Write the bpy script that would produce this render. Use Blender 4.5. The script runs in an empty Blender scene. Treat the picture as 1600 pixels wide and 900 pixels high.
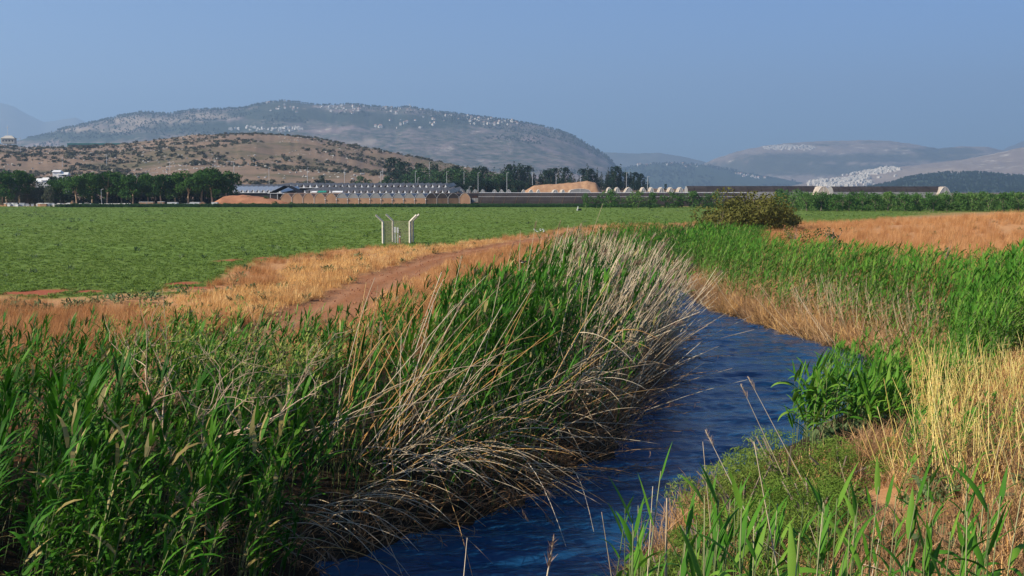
import bpy, math, random
import numpy as np
from mathutils import Vector, Matrix, Euler
R = math.radians
rng = np.random.default_rng(7)
rnd = random.Random(5)
S = bpy.context.scene
COL = S.collection

# ------------------------------------------------------------------ camera
CAMZ = 7.0
PITCH = math.atan(150 / 1600)
cam = bpy.data.cameras.new('camera')
cam.sensor_width = 36; cam.lens = 36
cam.clip_start = 0.1; cam.clip_end = 60000
camo = bpy.data.objects.new('camera', cam); COL.objects.link(camo)
camo.location = (0, 0, CAMZ); camo.rotation_euler = (math.pi / 2 - PITCH, 0, 0)
S.camera = camo
# ------------------------------------------------------------------ light
SUN_EL = R(32); SUN_AZ = math.atan2(-0.915, -0.40)      # compass angle measured from +Y towards +X
world = bpy.data.worlds.new('World'); S.world = world; world.use_nodes = True
wn = world.node_tree.nodes; wl = world.node_tree.links
bg = wn['Background']
sky = wn.new('ShaderNodeTexSky'); sky.sky_type = 'NISHITA'; sky.sun_disc = False
sky.sun_elevation = SUN_EL; sky.sun_rotation = SUN_AZ
sky.altitude = 0; sky.air_density = 1.0; sky.dust_density = 0.7; sky.ozone_density = 4.0
tint = wn.new('ShaderNodeMix'); tint.data_type = 'RGBA'; tint.blend_type = 'MULTIPLY'
tint.inputs[0].default_value = 1.0
tint.inputs[7].default_value = (0.55, 0.79, 1.13, 1)
wl.new(sky.outputs[0], tint.inputs[6]); wl.new(tint.outputs[2], bg.inputs[0])
bg.inputs[1].default_value = 0.074
sl = bpy.data.lights.new('sun', 'SUN'); sl.energy = 5.0; sl.angle = R(0.5); sl.color = (1.0, 0.90, 0.76)
so = bpy.data.objects.new('sun', sl); COL.objects.link(so)
sd = Vector((math.sin(SUN_AZ) * math.cos(SUN_EL), math.cos(SUN_AZ) * math.cos(SUN_EL), math.sin(SUN_EL)))
so.rotation_euler = sd.to_track_quat('Z', 'Y').to_euler(); so.location = (-60, -40, 60)
S.view_settings.view_transform = 'Standard'; S.view_settings.look = 'None'
S.view_settings.exposure = 0.85; S.view_settings.gamma = 1.0
try:
    S.cycles.use_denoising = True
    S.cycles.max_bounces = 6; S.cycles.transparent_max_bounces = 8
    S.cycles.diffuse_bounces = 2; S.cycles.glossy_bounces = 2; S.cycles.volume_bounces = 0
    S.cycles.transmission_bounces = 3
except Exception:
    pass
HAZE = 1.2e-4

# ------------------------------------------------------------------ projection helpers (photo pixel -> place)
SP, CP = math.sin(PITCH), math.cos(PITCH)
def ray(px, py):
    u = (np.asarray(px, float) - 800) / 1600; v = (450 - np.asarray(py, float)) / 1600
    return u, CP + v * SP, -SP + v * CP
def at_z(px, py, z):
    x, y, w = ray(px, py); t = (z - CAMZ) / w
    return float(x * t), float(y * t)
def at_d(px, py, d):
    x, y, w = ray(px, py); t = d / y
    return float(x * t), d, float(CAMZ + w * t)
def proj(x, y, z):
    x = np.asarray(x, float); f = y * CP - (z - CAMZ) * SP; u = y * SP + (z - CAMZ) * CP
    return 800 + 1600 * x / f, 450 - 1600 * u / f

# ------------------------------------------------------------------ noise
_perm = rng.permutation(512)
def _h(i, j, s):
    return _perm[(_perm[(i + s * 31) % 512] + j) % 512] / 511.0
def vnoise(x, y, s=0):
    x = np.asarray(x, float); y = np.asarray(y, float)
    i = np.floor(x).astype(int); j = np.floor(y).astype(int); fx = x - i; fy = y - j
    fx = fx * fx * (3 - 2 * fx); fy = fy * fy * (3 - 2 * fy)
    a = _h(i, j, s); b = _h(i + 1, j, s); c = _h(i, j + 1, s); d = _h(i + 1, j + 1, s)
    return (a + (b - a) * fx) * (1 - fy) + (c + (d - c) * fx) * fy
def fbm(x, y, s=0, o=4):
    t = 0; a = .5
    for k in range(o):
        t = t + a * vnoise(x * 2 ** k, y * 2 ** k, s + k); a *= .5
    return t
def sm(a, b, x):
    t = np.clip((np.asarray(x, float) - a) / (b - a), 0, 1); return t * t * (3 - 2 * t)

# ------------------------------------------------------------------ materials
MATS = {}
def nodes(name):
    m = bpy.data.materials.new(name); m.use_nodes = True; MATS[name] = m
    nt = m.node_tree; return m, nt, nt.nodes['Principled BSDF'], nt.nodes['Material Output']
def ramp(nt, fac, stops):
    r = nt.nodes.new('ShaderNodeValToRGB'); e = r.color_ramp.elements
    while len(e) < len(stops): e.new(0.5)
    for k, (p, c) in enumerate(stops):
        e[k].position = p; e[k].color = (*c, 1)
    nt.links.new(fac, r.inputs[0]); return r.outputs[0]
def noise(nt, scale, detail=4, rough=.6, vec=None, coord='Object'):
    n = nt.nodes.new('ShaderNodeTexNoise'); n.inputs['Scale'].default_value = scale
    n.inputs['Detail'].default_value = detail; n.inputs['Roughness'].default_value = rough
    if vec is None:
        tc = nt.nodes.new('ShaderNodeTexCoord'); vec = tc.outputs[coord]
    nt.links.new(vec, n.inputs['Vector']); return n.outputs['Fac']
def mixc(nt, fac, a, b, mode='MIX'):
    m = nt.nodes.new('ShaderNodeMix'); m.data_type = 'RGBA'; m.blend_type = mode
    for s, v in ((0, fac), (6, a), (7, b)):
        if isinstance(v, (int, float)): m.inputs[s].default_value = v
        elif isinstance(v, tuple): m.inputs[s].default_value = (*v, 1)
        else: nt.links.new(v, m.inputs[s])
    return m.outputs[2]
def math_(nt, op, a, b=0.0):
    m = nt.nodes.new('ShaderNodeMath'); m.operation = op
    for s, v in ((0, a), (1, b)):
        if isinstance(v, (int, float)): m.inputs[s].default_value = v
        else: nt.links.new(v, m.inputs[s])
    return m.outputs[0]
def leafmat(name, c0, c1, c2=None, trans=.3, rough=.6, scale=3.0, spec=.12):
    """foliage: colour differs per plant (random) and along the leaf (noise); light comes through"""
    m, nt, p, out = nodes(name)
    oi = nt.nodes.new('ShaderNodeObjectInfo')
    f = math_(nt, 'ADD', math_(nt, 'MULTIPLY', oi.outputs['Random'], .65), math_(nt, 'MULTIPLY', noise(nt, scale, 3), .35))
    c = ramp(nt, f, [(.1, c0), (.55, c1), (.9, c2 or c1)])
    nt.links.new(c, p.inputs['Base Color']); p.inputs['Roughness'].default_value = rough
    p.inputs['Specular IOR Level'].default_value = spec
    if trans:
        t = nt.nodes.new('ShaderNodeBsdfTranslucent'); nt.links.new(c, t.inputs[0])
        ms = nt.nodes.new('ShaderNodeMixShader'); ms.inputs[0].default_value = trans
        nt.links.new(p.outputs[0], ms.inputs[1]); nt.links.new(t.outputs[0], ms.inputs[2])
        nt.links.new(ms.outputs[0], out.inputs[0])
    return m
def plain(name, c0, c1=None, rough=.8, scale=2.0, spec=.2, metal=0, bump=0.0):
    m, nt, p, out = nodes(name)
    c1 = c1 or tuple(v * .75 for v in c0)
    n = noise(nt, scale, 5)
    nt.links.new(ramp(nt, n, [(.3, c1), (.7, c0)]), p.inputs['Base Color'])
    p.inputs['Roughness'].default_value = rough; p.inputs['Specular IOR Level'].default_value = spec
    p.inputs['Metallic'].default_value = metal
    if bump:
        b = nt.nodes.new('ShaderNodeBump'); b.inputs['Strength'].default_value = bump
        nt.links.new(n, b.inputs['Height']); nt.links.new(b.outputs[0], p.inputs['Normal'])
    return m

M_reed = leafmat('reed_green', (.018, .075, .005), (.042, .15, .009), (.11, .24, .02), .25)
M_reed_far = leafmat('reed_green_bright', (.035, .13, .010), (.08, .215, .018), (.17, .29, .035), .3)
M_stem = leafmat('reed_stem_green', (.06, .10, .03), (.14, .17, .06), (.34, .32, .16), 0)
M_dead = leafmat('reed_dead', (.30, .21, .12), (.52, .41, .26), (.70, .59, .42), 0, .6)
M_deadbrown = leafmat('reed_dead_brown', (.16, .085, .04), (.30, .17, .08), (.48, .31, .16), .1, .7)
M_yellow = leafmat('cane_yellow', (.38, .28, .07), (.60, .48, .14), (.70, .60, .26), 0)
M_plume = leafmat('reed_plume', (.22, .13, .08), (.36, .24, .16), (.50, .38, .28), .3, .9)
M_orange = leafmat('dry_grass_orange', (.34, .145, .05), (.50, .25, .095), (.64, .38, .17), .25, .8, 1)
M_gold = leafmat('dry_grass_gold', (.52, .26, .08), (.70, .42, .15), (.82, .58, .27), .25, .8, 1)
M_crop = leafmat('crop_leaf', (.105, .17, .024), (.155, .235, .038), (.21, .29, .065), .3)
M_weed = leafmat('weed_leaf', (.05, .09, .03), (.09, .14, .05), (.15, .19, .08), .2)
M_pine = leafmat('pine_foliage', (.022, .060, .010), (.040, .105, .014), (.07, .14, .02), .15, .7, .3)
M_olive = leafmat('grey_foliage', (.045, .062, .030), (.08, .095, .05), (.13, .14, .08), .15, .7, .3)
M_dark = leafmat('dark_conifer', (.010, .026, .016), (.018, .042, .022), (.035, .065, .03), .1, .7, .1)
M_mid = leafmat('mid_green_tree', (.022, .058, .018), (.035, .085, .026), (.06, .11, .035), .1, .7, .1)
M_orch = leafmat('orchard_foliage', (.035, .085, .018), (.065, .145, .028), (.12, .20, .05), .2, .7, .3)
M_tamar = leafmat('tamarisk_foliage', (.08, .085, .018), (.15, .14, .032), (.23, .17, .05), .2, .8, .5)
M_feather = leafmat('feathery_green', (.07, .14, .015), (.13, .21, .03), (.24, .30, .06), .3, .8, 1)
M_shrub = leafmat('shrub_yellow_green', (.12, .16, .02), (.24, .29, .05), (.42, .45, .12), .25, .6, 2)
M_hscrub = leafmat('hill_scrub', (.055, .06, .038), (.09, .09, .055), (.14, .125, .08), 0, .9, .05)
M_wood = plain('bark', (.28, .22, .16), (.15, .11, .08), .9, 3, bump=.4)
M_paletwig = plain('pale_twig', (.55, .42, .28), (.36, .25, .15), .8, 6)
M_white = plain('white_paint', (.78, .76, .70), (.62, .60, .55), .6, 1)
M_wall = plain('house_wall', (.72, .68, .60), (.46, .42, .35), .8, .02)
M_roofred = plain('house_roof_red', (.42, .17, .10), (.34, .22, .16), .8, .1)
M_tan = plain('tan_net', (.42, .25, .14), (.30, .17, .10), .85, .4)
M_greyfilm = plain('grey_film', (.30, .29, .27), (.20, .20, .19), .7, .3)
M_darknet = plain('dark_net', (.055, .045, .040), (.022, .018, .018), .9, .25)
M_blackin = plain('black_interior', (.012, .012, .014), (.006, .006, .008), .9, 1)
M_brownnet = plain('brown_net', (.16, .10, .06), (.09, .06, .04), .9, .5)
M_steel = plain('galvanised_steel', (.62, .62, .60), (.45, .45, .44), .45, 3, .4)
M_greyroof = plain('grey_roof', (.50, .42, .33), (.32, .27, .21), 1.0, .25, 0)
M_blue = plain('blue_grey_film', (.16, .19, .26), (.10, .12, .18), .5, .3)
M_tealnet = plain('teal_net', (.02, .14, .12), (.015, .09, .09), .8, .1)
M_green = plain('green_tarp', (.03, .28, .18), (.02, .2, .14), .6, .5)
M_concrete = plain('concrete', (.58, .52, .42), (.42, .37, .29), .9, 4, bump=.2)
M_red = plain('red_brown_pipe', (.42, .15, .10), (.3, .1, .07), .6, 4)
M_black = plain('black_part', (.02, .02, .02), (.012, .012, .012), .5, 4)
M_rock = plain('limestone', (.60, .56, .48), (.38, .35, .30), .9, .5, bump=.4)
M_clay = plain('clay_bank', (.44, .20, .10), (.26, .11, .055), .95, .35, bump=.5)
M_birdb = plain('bird_brown', (.05, .035, .025), (.03, .02, .015), .8, 20)
M_birdw = plain('bird_cream', (.55, .45, .32), (.4, .32, .22), .8, 20)

# ------------------------------------------------------------------ mesh builder
class MB:
    def __init__(s): s.v = []; s.f = []; s.m = []
    def add(s, vs, fs, mi=0):
        o = len(s.v); s.v += [tuple(map(float, v)) for v in vs]
        for f in fs: s.f.append(tuple(o + i for i in f)); s.m.append(mi)
        return s
    def box(s, c, d, mi=0, rz=0, M=None):
        x, y, z = d[0] / 2, d[1] / 2, d[2] / 2
        vs = [Vector((a * x, b * y, e * z)) for e in (-1, 1) for a, b in ((-1, -1), (1, -1), (1, 1), (-1, 1))]
        if M is not None: vs = [M @ v for v in vs]
        if rz:
            r = Matrix.Rotation(rz, 3, 'Z'); vs = [r @ v for v in vs]
        vs = [v + Vector(c) for v in vs]
        return s.add(vs, [(3, 2, 1, 0), (4, 5, 6, 7), (0, 1, 5, 4), (1, 2, 6, 5), (2, 3, 7, 6), (3, 0, 4, 7)], mi)
    def tube(s, pts, rad, n=5, mi=0, cap=True):
        pts = [Vector(p) for p in pts]
        if isinstance(rad, (int, float)): rad = [rad] * len(pts)
        vs = []; fs = []
        for k, p in enumerate(pts):
            d = (pts[min(k + 1, len(pts) - 1)] - pts[max(k - 1, 0)]).normalized()
            a = d.cross(Vector((0, 1, 0.13)));
            if a.length < 1e-3: a = d.cross(Vector((1, 0, 0)))
            a.normalize(); b = d.cross(a)
            for i in range(n):
                t = 2 * math.pi * i / n
                vs.append(p + (a * math.cos(t) + b * math.sin(t)) * rad[k])
        for k in range(len(pts) - 1):
            for i in range(n):
                j = (i + 1) % n; fs.append((k * n + i, k * n + j, k * n + n + j, k * n + n + i))
        if cap:
            fs.append(tuple(range(n))[::-1]); fs.append(tuple((len(pts) - 1) * n + i for i in range(n)))
        return s.add(vs, fs, mi)
    def leaf(s, base, az, el0, length, width, droop, seg=4, mi=0, fold=0.0, tw=0.0):
        """a long pointed blade that leaves base at elevation el0 and bends down by droop"""
        p = Vector(base); vs = []; el = el0
        h = Vector((math.cos(az), math.sin(az), 0)); side0 = Vector((-math.sin(az), math.cos(az), 0))
        for k in range(seg + 1):
            t = k / seg
            w = width * .5 * (min(1, .45 + 2.2 * t) * (1 - t ** 2.2)) + .0008
            d = h * math.cos(el) + Vector((0, 0, 1)) * math.sin(el)
            nn = side0.cross(d)
            sd_ = side0 * math.cos(tw * t) + nn * math.sin(tw * t)
            if fold:
                vs += [p + sd_ * w + nn * w * fold, p, p - sd_ * w + nn * w * fold]
            else:
                vs += [p + sd_ * w, p - sd_ * w]
            p = p + d * (length / seg); el -= droop / seg
        fs = []
        q = 3 if fold else 2
        for k in range(seg):
            for j in range(q - 1):
                a = k * q + j; fs.append((a, a + 1, a + q + 1, a + q))
        return s.add(vs, fs, mi)
    def blob(s, c, r, mi=0, n=6, m=4, rough=.15):
        vs = []; fs = []; c = Vector(c)
        for i in range(m + 1):
            ph = math.pi * i / m
            for j in range(n):
                th = 2 * math.pi * j / n; q = 1 + rnd.uniform(-rough, rough)
                vs.append(c + Vector((r[0] * math.sin(ph) * math.cos(th) * q, r[1] * math.sin(ph) * math.sin(th) * q, r[2] * math.cos(ph) * q)))
        for i in range(m):
            for j in range(n):
                k = (j + 1) % n; fs.append((i * n + j, (i + 1) * n + j, (i + 1) * n + k, i * n + k))
        return s.add(vs, fs, mi)
    def mesh(s, name, mats, smooth=False):
        me = bpy.data.meshes.new(name); me.from_pydata(s.v, [], s.f)
        for m in (mats if isinstance(mats, (list, tuple)) else [mats]): me.materials.append(m)
        me.polygons.foreach_set('material_index', s.m)
        if smooth: me.polygons.foreach_set('use_smooth', [True] * len(s.f))
        me.update(); return me
    def build(s, name, mats, parent=None, smooth=False):
        o = bpy.data.objects.new(name, s.mesh(name, mats, smooth)); COL.objects.link(o); o.parent = parent
        return o
def fastmesh(name, V, F, mats, smooth=True):
    me = bpy.data.meshes.new(name); V = np.asarray(V, np.float32); F = np.asarray(F, np.int32)
    me.vertices.add(len(V)); me.vertices.foreach_set('co', V.ravel())
    n = F.shape[1]; me.loops.add(F.size); me.loops.foreach_set('vertex_index', F.ravel())
    me.polygons.add(len(F)); me.polygons.foreach_set('loop_start', np.arange(0, F.size, n, dtype=np.int32))
    me.polygons.foreach_set('loop_total', np.full(len(F), n, np.int32))
    for m in (mats if isinstance(mats, (list, tuple)) else [mats]): me.materials.append(m)
    me.update(calc_edges=True)
    if smooth: me.polygons.foreach_set('use_smooth', np.ones(len(F), bool))
    me.validate(); return me
def tag(o, label=None, cat=None, group=None, kind=None):
    if label: o['label'] = label
    if cat: o['category'] = cat
    if group: o['group'] = group
    if kind: o['kind'] = kind
    return o
def empty(name, loc=(0, 0, 0), rz=0, label=None, cat=None, group=None):
    o = bpy.data.objects.new(name, None); COL.objects.link(o); o.location = loc; o.rotation_euler = (0, 0, rz)
    return tag(o, label, cat, group)
def link(name, me, parent=None, loc=None, rot=None, scl=None):
    o = bpy.data.objects.new(name, me); COL.objects.link(o); o.parent = parent
    if loc is not None: o.location = loc
    if rot is not None: o.rotation_euler = rot
    if scl is not None: o.scale = scl if hasattr(scl, '__len__') else (scl,) * 3
    return o

def eul(spin, lean, ldir):
    """numpy arrays -> XYZ Euler: spin about own axis, then lean towards direction ldir"""
    spin, lean, ldir = np.broadcast_arrays(*[np.asarray(a, float) for a in (spin, lean, ldir)])
    cs, ss = np.cos(spin - ldir), np.sin(spin - ldir); cl, sl_ = np.cos(lean), np.sin(lean); cd, sd2 = np.cos(ldir), np.sin(ldir)
    # Rz(d) Ry(l) Rz(s-d)
    A = np.array([[cl * cs, -cl * ss, sl_], [ss, cs, 0 * cs], [-sl_ * cs, sl_ * ss, cl]])
    M = np.array([cd * A[0] - sd2 * A[1], sd2 * A[0] + cd * A[1], A[2]])
    return np.stack([np.arctan2(M[2, 1], M[2, 2]), np.arcsin(np.clip(-M[2, 0], -1, 1)), np.arctan2(M[1, 0], M[0, 0])], -1)

def scatter(name, protos, P, rot, scl, label, kind='stuff', cat='vegetation'):
    """one 'stuff' object: geometry nodes put the prototype meshes on the points"""
    pc = bpy.data.collections.new(name + '_prototypes')
    for i, me in enumerate(protos):
        pc.objects.link(bpy.data.objects.new('%s_p%02d' % (name, i), me))
    P = np.asarray(P, np.float32); n = len(P)
    me = bpy.data.meshes.new(name); me.vertices.add(n); me.vertices.foreach_set('co', P.ravel())
    a = me.attributes.new('rot', 'FLOAT_VECTOR', 'POINT'); a.data.foreach_set('vector', np.asarray(rot, np.float32).ravel())
    scl = np.asarray(scl, np.float32)
    if scl.ndim == 1: scl = np.repeat(scl[:, None], 3, 1)
    a = me.attributes.new('scl', 'FLOAT_VECTOR', 'POINT'); a.data.foreach_set('vector', np.ascontiguousarray(scl).ravel())
    a = me.attributes.new('idx', 'INT', 'POINT'); a.data.foreach_set('value', rng.integers(0, len(protos), n).astype(np.int32))
    o = bpy.data.objects.new(name, me); COL.objects.link(o)
    ng = bpy.data.node_groups.new(name, 'GeometryNodeTree')
    ng.interface.new_socket('Geometry', in_out='INPUT', socket_type='NodeSocketGeometry')
    ng.interface.new_socket('Geometry', in_out='OUTPUT', socket_type='NodeSocketGeometry')
    N = ng.nodes; L = ng.links
    gi = N.new('NodeGroupInput'); go = N.new('NodeGroupOutput')
    ci = N.new('GeometryNodeCollectionInfo'); ci.inputs['Collection'].default_value = pc
    ci.inputs['Separate Children'].default_value = True; ci.inputs['Reset Children'].default_value = True
    ip = N.new('GeometryNodeInstanceOnPoints'); ip.inputs['Pick Instance'].default_value = True
    def na(nm, t):
        q = N.new('GeometryNodeInputNamedAttribute'); q.data_type = t; q.inputs['Name'].default_value = nm
        return [x for x in q.outputs if x.enabled and x.name == 'Attribute'][0]
    e2r = N.new('FunctionNodeEulerToRotation')
    L.new(gi.outputs[0], ip.inputs['Points']); L.new(ci.outputs[0], ip.inputs['Instance'])
    L.new(na('idx', 'INT'), ip.inputs['Instance Index'])
    L.new(na('rot', 'FLOAT_VECTOR'), e2r.inputs[0]); L.new(e2r.outputs[0], ip.inputs['Rotation'])
    L.new(na('scl', 'FLOAT_VECTOR'), ip.inputs['Scale']); L.new(ip.outputs[0], go.inputs[0])
    md = o.modifiers.new('scatter', 'NODES'); md.node_group = ng
    return tag(o, label, cat, None, kind)

# ------------------------------------------------------------------ river and terrain
LE = [(-4.8, 11), (-3.6, 18.7), (-1.5, 21), (.2, 22.8), (1.5, 24.9), (2.7, 26.9), (3.5, 31), (4.7, 36), (5.8, 40), (6.6, 44.8), (6.8, 50), (7.2, 56), (8.6, 66), (9.6, 73), (11.4, 79), (15.5, 95), (21, 115), (30, 140), (40, 165)]
RE = [(1.6, 11), (2.2, 18.7), (3.2, 20.5), (5.0, 23.8), (7.3, 27.3), (10.5, 31.5), (13.5, 36), (15.4, 41.5), (15.2, 44), (14.4, 46.5), (13.2, 53), (12.0, 62), (12.3, 70), (12.3, 75), (11.6, 79.5), (15.7, 95), (21.2, 115), (30.2, 140), (40.2, 165)]
LE = np.array(LE, float); RE = np.array(RE, float)
def pdist(x, y, pl):
    d = np.full(x.shape, 1e9)
    for (ax, ay), (bx, by) in zip(pl[:-1], pl[1:]):
        vx, vy = bx - ax, by - ay; t = np.clip(((x - ax) * vx + (y - ay) * vy) / (vx * vx + vy * vy), 0, 1)
        d = np.minimum(d, np.hypot(x - ax - t * vx, y - ay - t * vy))
    return d
def river(x, y):
    """signed distance to the water edge (negative in the water) and side (-1 left bank, 1 right bank)"""
    x = np.asarray(x, float); y = np.asarray(y, float)
    xl = np.interp(y, LE[:, 1], LE[:, 0]); xr = np.interp(y, RE[:, 1], RE[:, 0])
    wob = (fbm(x * .5, y * .5, 3) - .5) * .9
    dl = pdist(x, y, LE); dr = pdist(x, y, RE); inside = (x > xl) & (x < xr) & (y < 165) & (y > 8)
    s = np.where(inside, -np.minimum(dl, dr), np.minimum(dl, dr)) + wob
    side = np.where(x < (xl + xr) / 2, -1, 1)
    return s, side
def tz(x, y, sr=None):
    x = np.asarray(x, float); y = np.asarray(y, float)
    s, side = sr if sr is not None else river(x, y)
    w = np.where(side < 0, 6.0, 8.0)
    z = np.where(s > 0, .05 + 2.35 * sm(0, w, s) + .0, -.75 * sm(0, 1.4, -s))
    z = np.where((s > 0), z + .25 * sm(0, .5, s) * (1 - sm(1, 6, s)), z)
    z = z + (fbm(x * .35, y * .35, 9) - .5) * .22 * sm(.5, 3, s)
    z = z + 3.0 * np.exp(-(((x - 62) / 22) ** 2 + ((y - 96) / 26) ** 2)) * (s > 0)
    z = z + .45 * np.exp(-(((x - 17) / 9) ** 2 + ((y - 34) / 14) ** 2)) * (s > 2)
    z = z + sm(345, 460, y) * 2.4 + sm(440, 760, y) * 4.5 * (1 - sm(100, 260, x)) + (fbm(x * .01, y * .01, 5) - .5) * 3 * sm(460, 900, y)
    emb = 5.3 - 5.6 * sm(-3, 15.5, y) ** .8
    z = np.where(y < 15.5, np.maximum(z, emb * np.where(y < 15.5, 1, 0) + (fbm(x, y, 2) - .5) * .2), z)
    return z
# crop limits (photo pixels at ground level 2.4)
CROPL = [(-700, 475), (0, 468), (200, 463), (320, 457), (365, 425), (430, 408), (520, 394), (600, 386), (690, 386), (745, 376), (840, 366), (880, 358), (960, 351), (1040, 351), (1100, 347), (1240, 350), (1330, 350), (1440, 336), (1500, 331), (2400, 331)]
CL = np.array([at_z(px, py, 2.4) for px, py in CROPL])
TR = np.array([(-11, 8), (-10.0, 20), (-9, 28)] + [at_z(px, py, 2.45) for px, py in [(480, 503), (530, 472), (580, 445), (630, 423), (690, 402), (750, 390), (815, 378), (880, 369), (940, 362)]])
def zones(x, y, sr):
    s, side = sr
    xx = x / np.maximum(y, 1); cx = CL[:, 0] / CL[:, 1]
    lim = np.interp(xx, cx, CL[:, 1])
    nz = (fbm(x * .25, y * .25, 12) - .5)
    crop = sm(-1.0, 1.2, (y - lim) + nz * 9) * (y < 338) * (s > 3) * (y > 30)
    rightpart = (side > 0) & (x > 0)
    td = pdist(x, y, TR)
    track = 1 - sm(1.1, 2.1, td + nz * 1.6 + (fbm(x * 1.3, y * 1.3, 14) - .5) * 1.3)
    return crop, track, lim
gx = np.concatenate([-np.geomspace(18000, 60, 40), np.arange(-59.5, 70, .55), np.geomspace(70.5, 18000, 40)])
gy = np.concatenate([-np.geomspace(9000, 8, 14), np.arange(-7, 60, .5), np.arange(60, 110, .8), np.geomspace(111, 20000, 75)])
GX, GY = np.meshgrid(gx, gy); sr = river(GX.ravel(), GY.ravel()); GZ = tz(GX.ravel(), GY.ravel(), sr)
crop, track, _ = zones(GX.ravel(), GY.ravel(), sr)
tdg = pdist(GX.ravel(), GY.ravel(), TR); rut = np.exp(-((np.abs(tdg - .75) + (fbm(GX.ravel(), GY.ravel(), 15) - .5) * .3) / .28) ** 2) * track
GZ = GZ - track * .05 - rut * .06 + track * (fbm(GX.ravel() * 2, GY.ravel() * 2, 16) - .5) * .08
nx, ny = len(gx), len(gy)
ii = (np.arange(ny - 1)[:, None] * nx + np.arange(nx - 1)[None]).ravel()
F = np.stack([ii, ii + 1, ii + nx + 1, ii + nx], -1)
def ground_material():
    m, nt, p, out = nodes('ground')
    L = nt.links
    def at(n):
        a = nt.nodes.new('ShaderNodeAttribute'); a.attribute_name = n; return a.outputs['Fac']
    n1 = noise(nt, .5, 6); n2 = noise(nt, 6, 5); n3 = noise(nt, .06, 4)
    straw = mixc(nt, n2, (.30, .14, .06), (.58, .36, .15))
    straw = mixc(nt, math_(nt, 'MULTIPLY', n1, .8), straw, (.40, .17, .075))
    cropc = ramp(nt, n2, [(.25, (.08, .13, .02)), (.5, (.12, .19, .032)), (.75, (.15, .22, .05))])
    cropc = mixc(nt, ramp(nt, n3, [(.4, (0, 0, 0)), (.65, (1, 1, 1))]), cropc, (.12, .17, .03))
    trk = mixc(nt, n1, (.20, .080, .032), (.34, .145, .06))
    mud_shade = mixc(nt, n2, (.018, .013, .008), (.045, .03, .017))  # near-black tone: wet bank mud plus painted shade between the reeds
    slope = mixc(nt, n1, (.20, .11, .07), (.12, .10, .06))
    c = mixc(nt, at('crop'), straw, cropc)
    c = mixc(nt, at('soil'), c, (.30, .085, .04))
    c = mixc(nt, at('track'), c, trk)
    c = mixc(nt, math_(nt, 'MULTIPLY', at('rut'), .55), c, (.40, .21, .11))
    c = mixc(nt, at('far'), c, slope)
    c = mixc(nt, at('mud_shade'), c, mud_shade)
    L.new(c, p.inputs['Base Color']); p.inputs['Roughness'].default_value = .95; p.inputs['Specular IOR Level'].default_value = .1
    b = nt.nodes.new('ShaderNodeBump'); b.inputs['Strength'].default_value = .6; b.inputs['Distance'].default_value = .08
    L.new(n2, b.inputs['Height']); L.new(b.outputs[0], p.inputs['Normal'])
    return m
gme = fastmesh('ground', np.stack([GX.ravel(), GY.ravel(), GZ], -1), F, ground_material())
soil = np.zeros_like(crop)
X_, Y_ = GX.ravel(), GY.ravel()
for px, py, rx, ry in [(50, 460, 1.5, 1.2), (75, 457, 1.2, .9), (140, 457, .8, .7), (283, 445, 1.1, 1.5), (312, 452, .9, .9), (355, 407, .9, 1.4), (415, 404, .8, 1.1)]:
    cx, cy = at_z(px, py - 1, 2.4); soil = np.maximum(soil, 1 - sm(.5, 1.2, np.hypot((X_ - cx) / rx, (Y_ - cy) / ry) + (fbm(X_, Y_, 20) - .5)))
mud_shade = np.maximum(1 - sm(np.where(sr[1] < 0, 3.5, .8), np.where(sr[1] < 0, 6.5, 5.0), sr[0]), 1 - sm(14, 19, Y_))  # bank mud, widened so the ground colour carries the shade under the reeds
for n_, arr in (('crop', crop), ('track', track), ('soil', soil), ('mud_shade', mud_shade), ('far', sm(342, 350, Y_)), ('rut', rut)):
    a = gme.attributes.new(n_, 'FLOAT', 'POINT'); a.data.foreach_set('value', arr.astype(np.float32))
tag(link('ground', gme), 'field, banks and distant plain', None, None, 'structure')

def water_material():
    m, nt, p, out = nodes('water')
    L = nt.links
    p.inputs['Base Color'].default_value = (.006, .048, .12, 1); p.inputs['Roughness'].default_value = .13
    p.inputs['IOR'].default_value = 1.33; p.inputs['Specular IOR Level'].default_value = .5
    tc = nt.nodes.new('ShaderNodeTexCoord'); mp = nt.nodes.new('ShaderNodeMapping')
    mp.inputs['Scale'].default_value = (1.3, 3.2, 1); mp.inputs['Rotation'].default_value = (0, 0, .12); L.new(tc.outputs['Object'], mp.inputs['Vector'])
    a = noise(nt, 1.0, 3, .55, mp.outputs[0]); b = noise(nt, 3.6, 3, .6, mp.outputs[0]); c = noise(nt, .35, 2, .5, tc.outputs['Object'])
    h = math_(nt, 'ADD', math_(nt, 'MULTIPLY', a, .9), math_(nt, 'MULTIPLY', b, .35))
    h = math_(nt, 'MULTIPLY', h, math_(nt, 'ADD', c, .35))
    bp = nt.nodes.new('ShaderNodeBump'); bp.inputs['Strength'].default_value = 1.0; bp.inputs['Distance'].default_value = .06
    L.new(h, bp.inputs['Height']); L.new(bp.outputs[0], p.inputs['Normal'])
    return m
def waves(x, y):
    z = 0
    r_ = np.random.default_rng(3)
    g = .55 + .9 * fbm(x * .22, y * .12, 51)
    for k in range(26):
        L_ = r_.uniform(.22, 1.1) if k > 6 else r_.uniform(1.1, 2.4); a = math.pi / 2 + r_.normal(0, .42); ph = r_.uniform(0, 6.28)
        q = 2 * math.pi / L_; z = z + .050 / q * np.sin(q * (x * math.cos(a) + y * math.sin(a)) + ph + 2.2 * fbm(x * .5, y * .5, 60 + k % 5))
    return z * g
wx_ = np.concatenate([[-40, -20], np.arange(-6, 22, .11), [40, 80]]); wy_ = np.concatenate([[2, 10], np.arange(16, 40, .065), np.arange(40, 100, .16), [130, 185]])
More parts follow.
